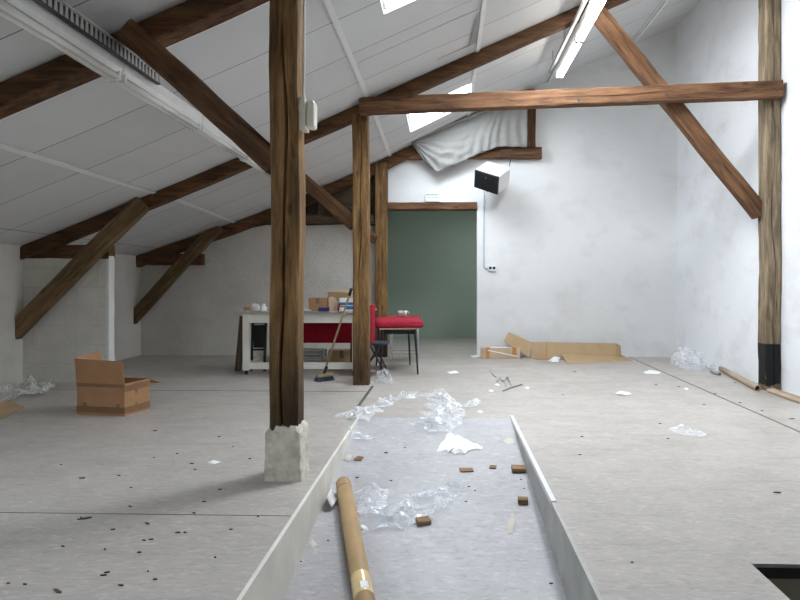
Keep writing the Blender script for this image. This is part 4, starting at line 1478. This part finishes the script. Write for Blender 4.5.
o = obj('white_sticker', sheet(grid, 0.0006), M['paper'], t)
o['label'] = 'small white sticker'

r2 = 0.032
e0, e1 = on_floor(758, 391.5), on_floor(721, 371)
e0.z = e1.z = r2 + 0.001
t, d, u, w = card_tube('cardboard_tube', 'thin cardboard tube along the right wall with its dark open end', e0, e1, r2, M['grey_card'])
obj('bore_shade_disc', tube([d.normalized() * 0.06, d.normalized() * 0.08], r2 * 0.86, 20), M['dark_void'], t)  # dark disc painted as the shade inside the tube
e0, e1 = on_floor(769, 392.5), on_floor(815, 408.5)
o = beam('wooden_batten', 'pale wooden batten on the floor at the foot of the black painted post', 'batten', (e0.x, e0.y, 0.022), (e1.x, e1.y, 0.022), 0.05, 0.038, plain('pale_batten', (0.46, 0.36, 0.26), 0.7), wob=0.002)
e0, e1 = on_floor(711.5, 373), on_floor(719.5, 376)
e0.z = e1.z = 0.022
t, d, u, w = card_tube('metal_pipe', 'short grey pipe offcut beside the thin cardboard tube', e0, e1, 0.021, M['steel'], cat='pipe')

# twig-like grey plastic strips
def strip(label, pix, r_=0.006):
    pts = [on_floor(x, y) for x, y in pix]
    pts = [Vector((p_.x, p_.y, r_ + 0.012 * abs(noise.noise(Vector((i * 2.2, 3, 1)))))) for i, p_ in enumerate(pts)]
    o_ = obj('grey_twig', tube(pts, r_, 6), M['steel'], None, True)
    return tag(o_, label, 'twig', 'grey twisted strips on the back floor')


strip('longest grey strip, the near one of the twisted strips in front of the parcel', [(503, 391.5), (511, 388), (522, 385.5)], 0.008)
strip('grey curl rising behind the longest strip', [(506, 387), (504, 381), (507, 378), (511, 386)], 0.007)
strip('grey curl in the middle of the twisted strips', [(497, 382), (500, 378.5), (503, 382)], 0.009)
strip('grey strip farthest back, nearest the parcel', [(490, 370), (492, 374), (496, 378)], 0.006)

# ================================================================== WOOD OFFCUTS ON THE RAMP
def offcut(label, px, py, w_px, l, h, rz, m, name='wood_offcut'):
    p_ = on_ramp(px, py)
    s_ = (p_ - EYE).length / FPX
    w = w_px * s_
    b_ = bx((-w / 2, -l / 2, 0), (w / 2, l / 2, h), min(0.004, h * 0.2))
    for v_ in b_.verts:
        v_.co += noise.noise_vector(v_.co * 40 + Vector((px, 0, 0))) * 0.002
    o_ = obj(name, b_, m)
    o_.location = (p_.x, p_.y, p_.z + 0.001)
    o_.rotation_euler = (math.atan(RK) if p_.y < RY0 else 0, 0, rz)
    return tag(o_, label, 'wood offcut', 'wood offcuts on the ramp')


offcut('brown wood offcut nearest the camera, below the clear film', 423, 523, 13, 0.06, 0.024, 0.35, M['chip'])
offcut('brown wood offcut touching the grey side of the ramp', 518.5, 471, 13, 0.07, 0.03, 0.0, M['chip'])
offcut('brown wood offcut close to the grey side, second from the camera', 523, 503, 9.5, 0.05, 0.03, -0.05, M['chip'])
offcut('flat pale wood chip just below the torn white paper', 466.5, 470.5, 13, 0.06, 0.007, 0.12, M['chip'])
offcut('small pale wood square right of the flat chip', 493, 467.5, 6.5, 0.05, 0.007, -0.2, M['chip'])
scrap('rusty brown chip at the left side of the ramp', [(353, 459.5), (358, 457), (364, 458), (361, 461), (355, 461.5)], on_ramp, crum=0.015, seed=41, m=M['chip'], name='brown_chip', cat='chip')
M['stain'] = plain('yellow_paint_flakes', (0.56, 0.53, 0.45), 0.8)
scrap('pale yellow flaked patch close to the end of the metal edge strip', [(503, 441), (509, 437), (513, 439), (514, 443), (507, 444.5)], on_ramp, crum=0.004, seed=43, m=M['stain'], name='paint_flake', cat='paint flake')
scrap('pale yellow flaked patch in front of the second wood offcut', [(507, 523), (513, 513), (516, 520), (513, 533), (508, 534)], on_ramp, crum=0.004, seed=44, m=M['stain'], name='paint_flake', cat='paint flake')
scrap('pale yellow flaked patch between the big tube and cream ramp side', [(309, 543), (313, 539), (318, 546), (312, 549)], on_ramp, crum=0.004, seed=45, m=M['stain'], name='paint_flake', cat='paint flake')
scrap('pale flake above the rusty chip on the ramp', [(344, 460), (349, 455), (353, 457), (349, 462)], on_ramp, crum=0.02, seed=46, m=M['stain'], name='paint_flake', cat='paint flake')

# small dark splinters
sp_left = [(155, 431, 5), (219, 437, 3), (82, 478.5, 6), (131, 488, 3), (147, 524, 8), (85, 519, 13), (81, 518, 3), (105, 550, 4), (151, 540, 5), (144, 541, 4), (107, 573, 5), (103, 576, 6), (121, 586, 6), (57, 592, 14),
           (194, 513.5, 4), (231, 530, 4), (258, 517, 3), (192, 464, 5), (195, 470, 3), (177, 454, 3), (154, 458, 2), (178, 533, 5), (185, 533, 4), (63, 547, 4), (8, 584, 3), (139, 553, 4), (155, 580, 4), (204, 502, 4), (130, 507, 5),
           (119, 476, 3), (61, 465, 2), (220, 490, 4), (233, 447, 2), (148, 572, 3), (113, 530, 4), (25, 585, 4), (215, 558, 3), (47, 388, 3), (250, 459, 3)]
for i, (x, y, wpx) in enumerate(sp_left):
    p_ = on_floor(x, y)
    s_ = (p_ - EYE).length / FPX
    L = max(0.012, wpx * s_)
    b_ = bmesh.new()
    n_ = 5
    ang = random.uniform(-0.6, 0.6)
    ca, sa = math.cos(ang), math.sin(ang)
    ol = []
    for (a, c) in ((-0.5, 0.0), (-0.2, 0.22), (0.35, 0.18), (0.5, -0.05), (0.1, -0.22)):
        a += random.uniform(-.08, .08); c += random.uniform(-.08, .08)
        c *= 0.55
        a *= 0.85
        ol.append(Vector((p_.x + L * (a * ca - c * sa), p_.y + L * (a * sa + c * ca), 0.001)))
    o = obj('bark_splinter', flake(ol, 0.005), M['dark_chip'])
    tag(o, 'dark little splinter lying loose on the left floor', 'splinter', 'dark splinters scattered on the left floor')
sp_ramp = [(386, 453, 4), (391, 481, 3), (328, 541, 2), (469, 487, 3), (475, 491, 2), (466, 502, 3), (357, 478, 4), (551, 584, 4), (521, 480, 2), (524, 489, 2), (361, 530, 3), (405, 448, 2), (301, 562, 2)]
for i, (x, y, wpx) in enumerate(sp_ramp):
    p_ = on_ramp(x, y)
    s_ = (p_ - EYE).length / FPX
    L = max(0.01, wpx * s_)
    ol = [p_ + Vector((L * a * 0.85, L * c * 0.6, 0.001)) for a, c in ((-0.5, 0.0), (-0.2, 0.25), (0.4, 0.15), (0.5, -0.1), (0.0, -0.25))]
    o = obj('bark_splinter', flake(ol, 0.005), M['dark_chip'])
    tag(o, 'dark little splinter lying loose on the ramp', 'splinter', 'dark splinters scattered on the ramp')
sp_right = [(575, 372, 3), (656, 385, 3), (679, 387, 3), (715, 394, 3), (740, 403, 3), (582, 437, 3), (660, 424, 3), (704, 405, 3), (777, 493, 7), (580, 455, 3), (632, 563, 3), (792, 419, 5), (668, 439, 3), (563, 395, 2), (735, 383, 3), (762, 411, 3)]
for i, (x, y, wpx) in enumerate(sp_right):
    p_ = on_floor(x, y)
    s_ = (p_ - EYE).length / FPX
    L = max(0.01, wpx * s_)
    ol = [p_ + Vector((L * a * 0.85, L * c * 0.6, 0.001)) for a, c in ((-0.5, 0.05), (-0.2, 0.2), (0.4, 0.2), (0.5, -0.1), (0.0, -0.25))]
    o = obj('bark_splinter', flake(ol, 0.005), M['dark_chip'])
    tag(o, 'dark little splinter lying loose on the right floor', 'splinter', 'dark splinters scattered on the right floor')

# ================================================================== LIGHT AND LOOK
w = bpy.data.worlds.new('world')
S.world = w
w.use_nodes = True
w.node_tree.nodes['Background'].inputs[0].default_value = (0.75, 0.85, 1.0, 1)
w.node_tree.nodes['Background'].inputs[1].default_value = 0.3

S.view_settings.view_transform = 'Standard'
S.view_settings.look = 'None'
S.view_settings.gamma = 1
S.view_settings.use_curve_mapping = False
S.view_settings.exposure = 0.3
S.cycles.max_bounces = 10
S.cycles.diffuse_bounces = 6
S.cycles.transparent_max_bounces = 16
S.cycles.use_denoising = True
S.cycles.sample_clamp_indirect = 6
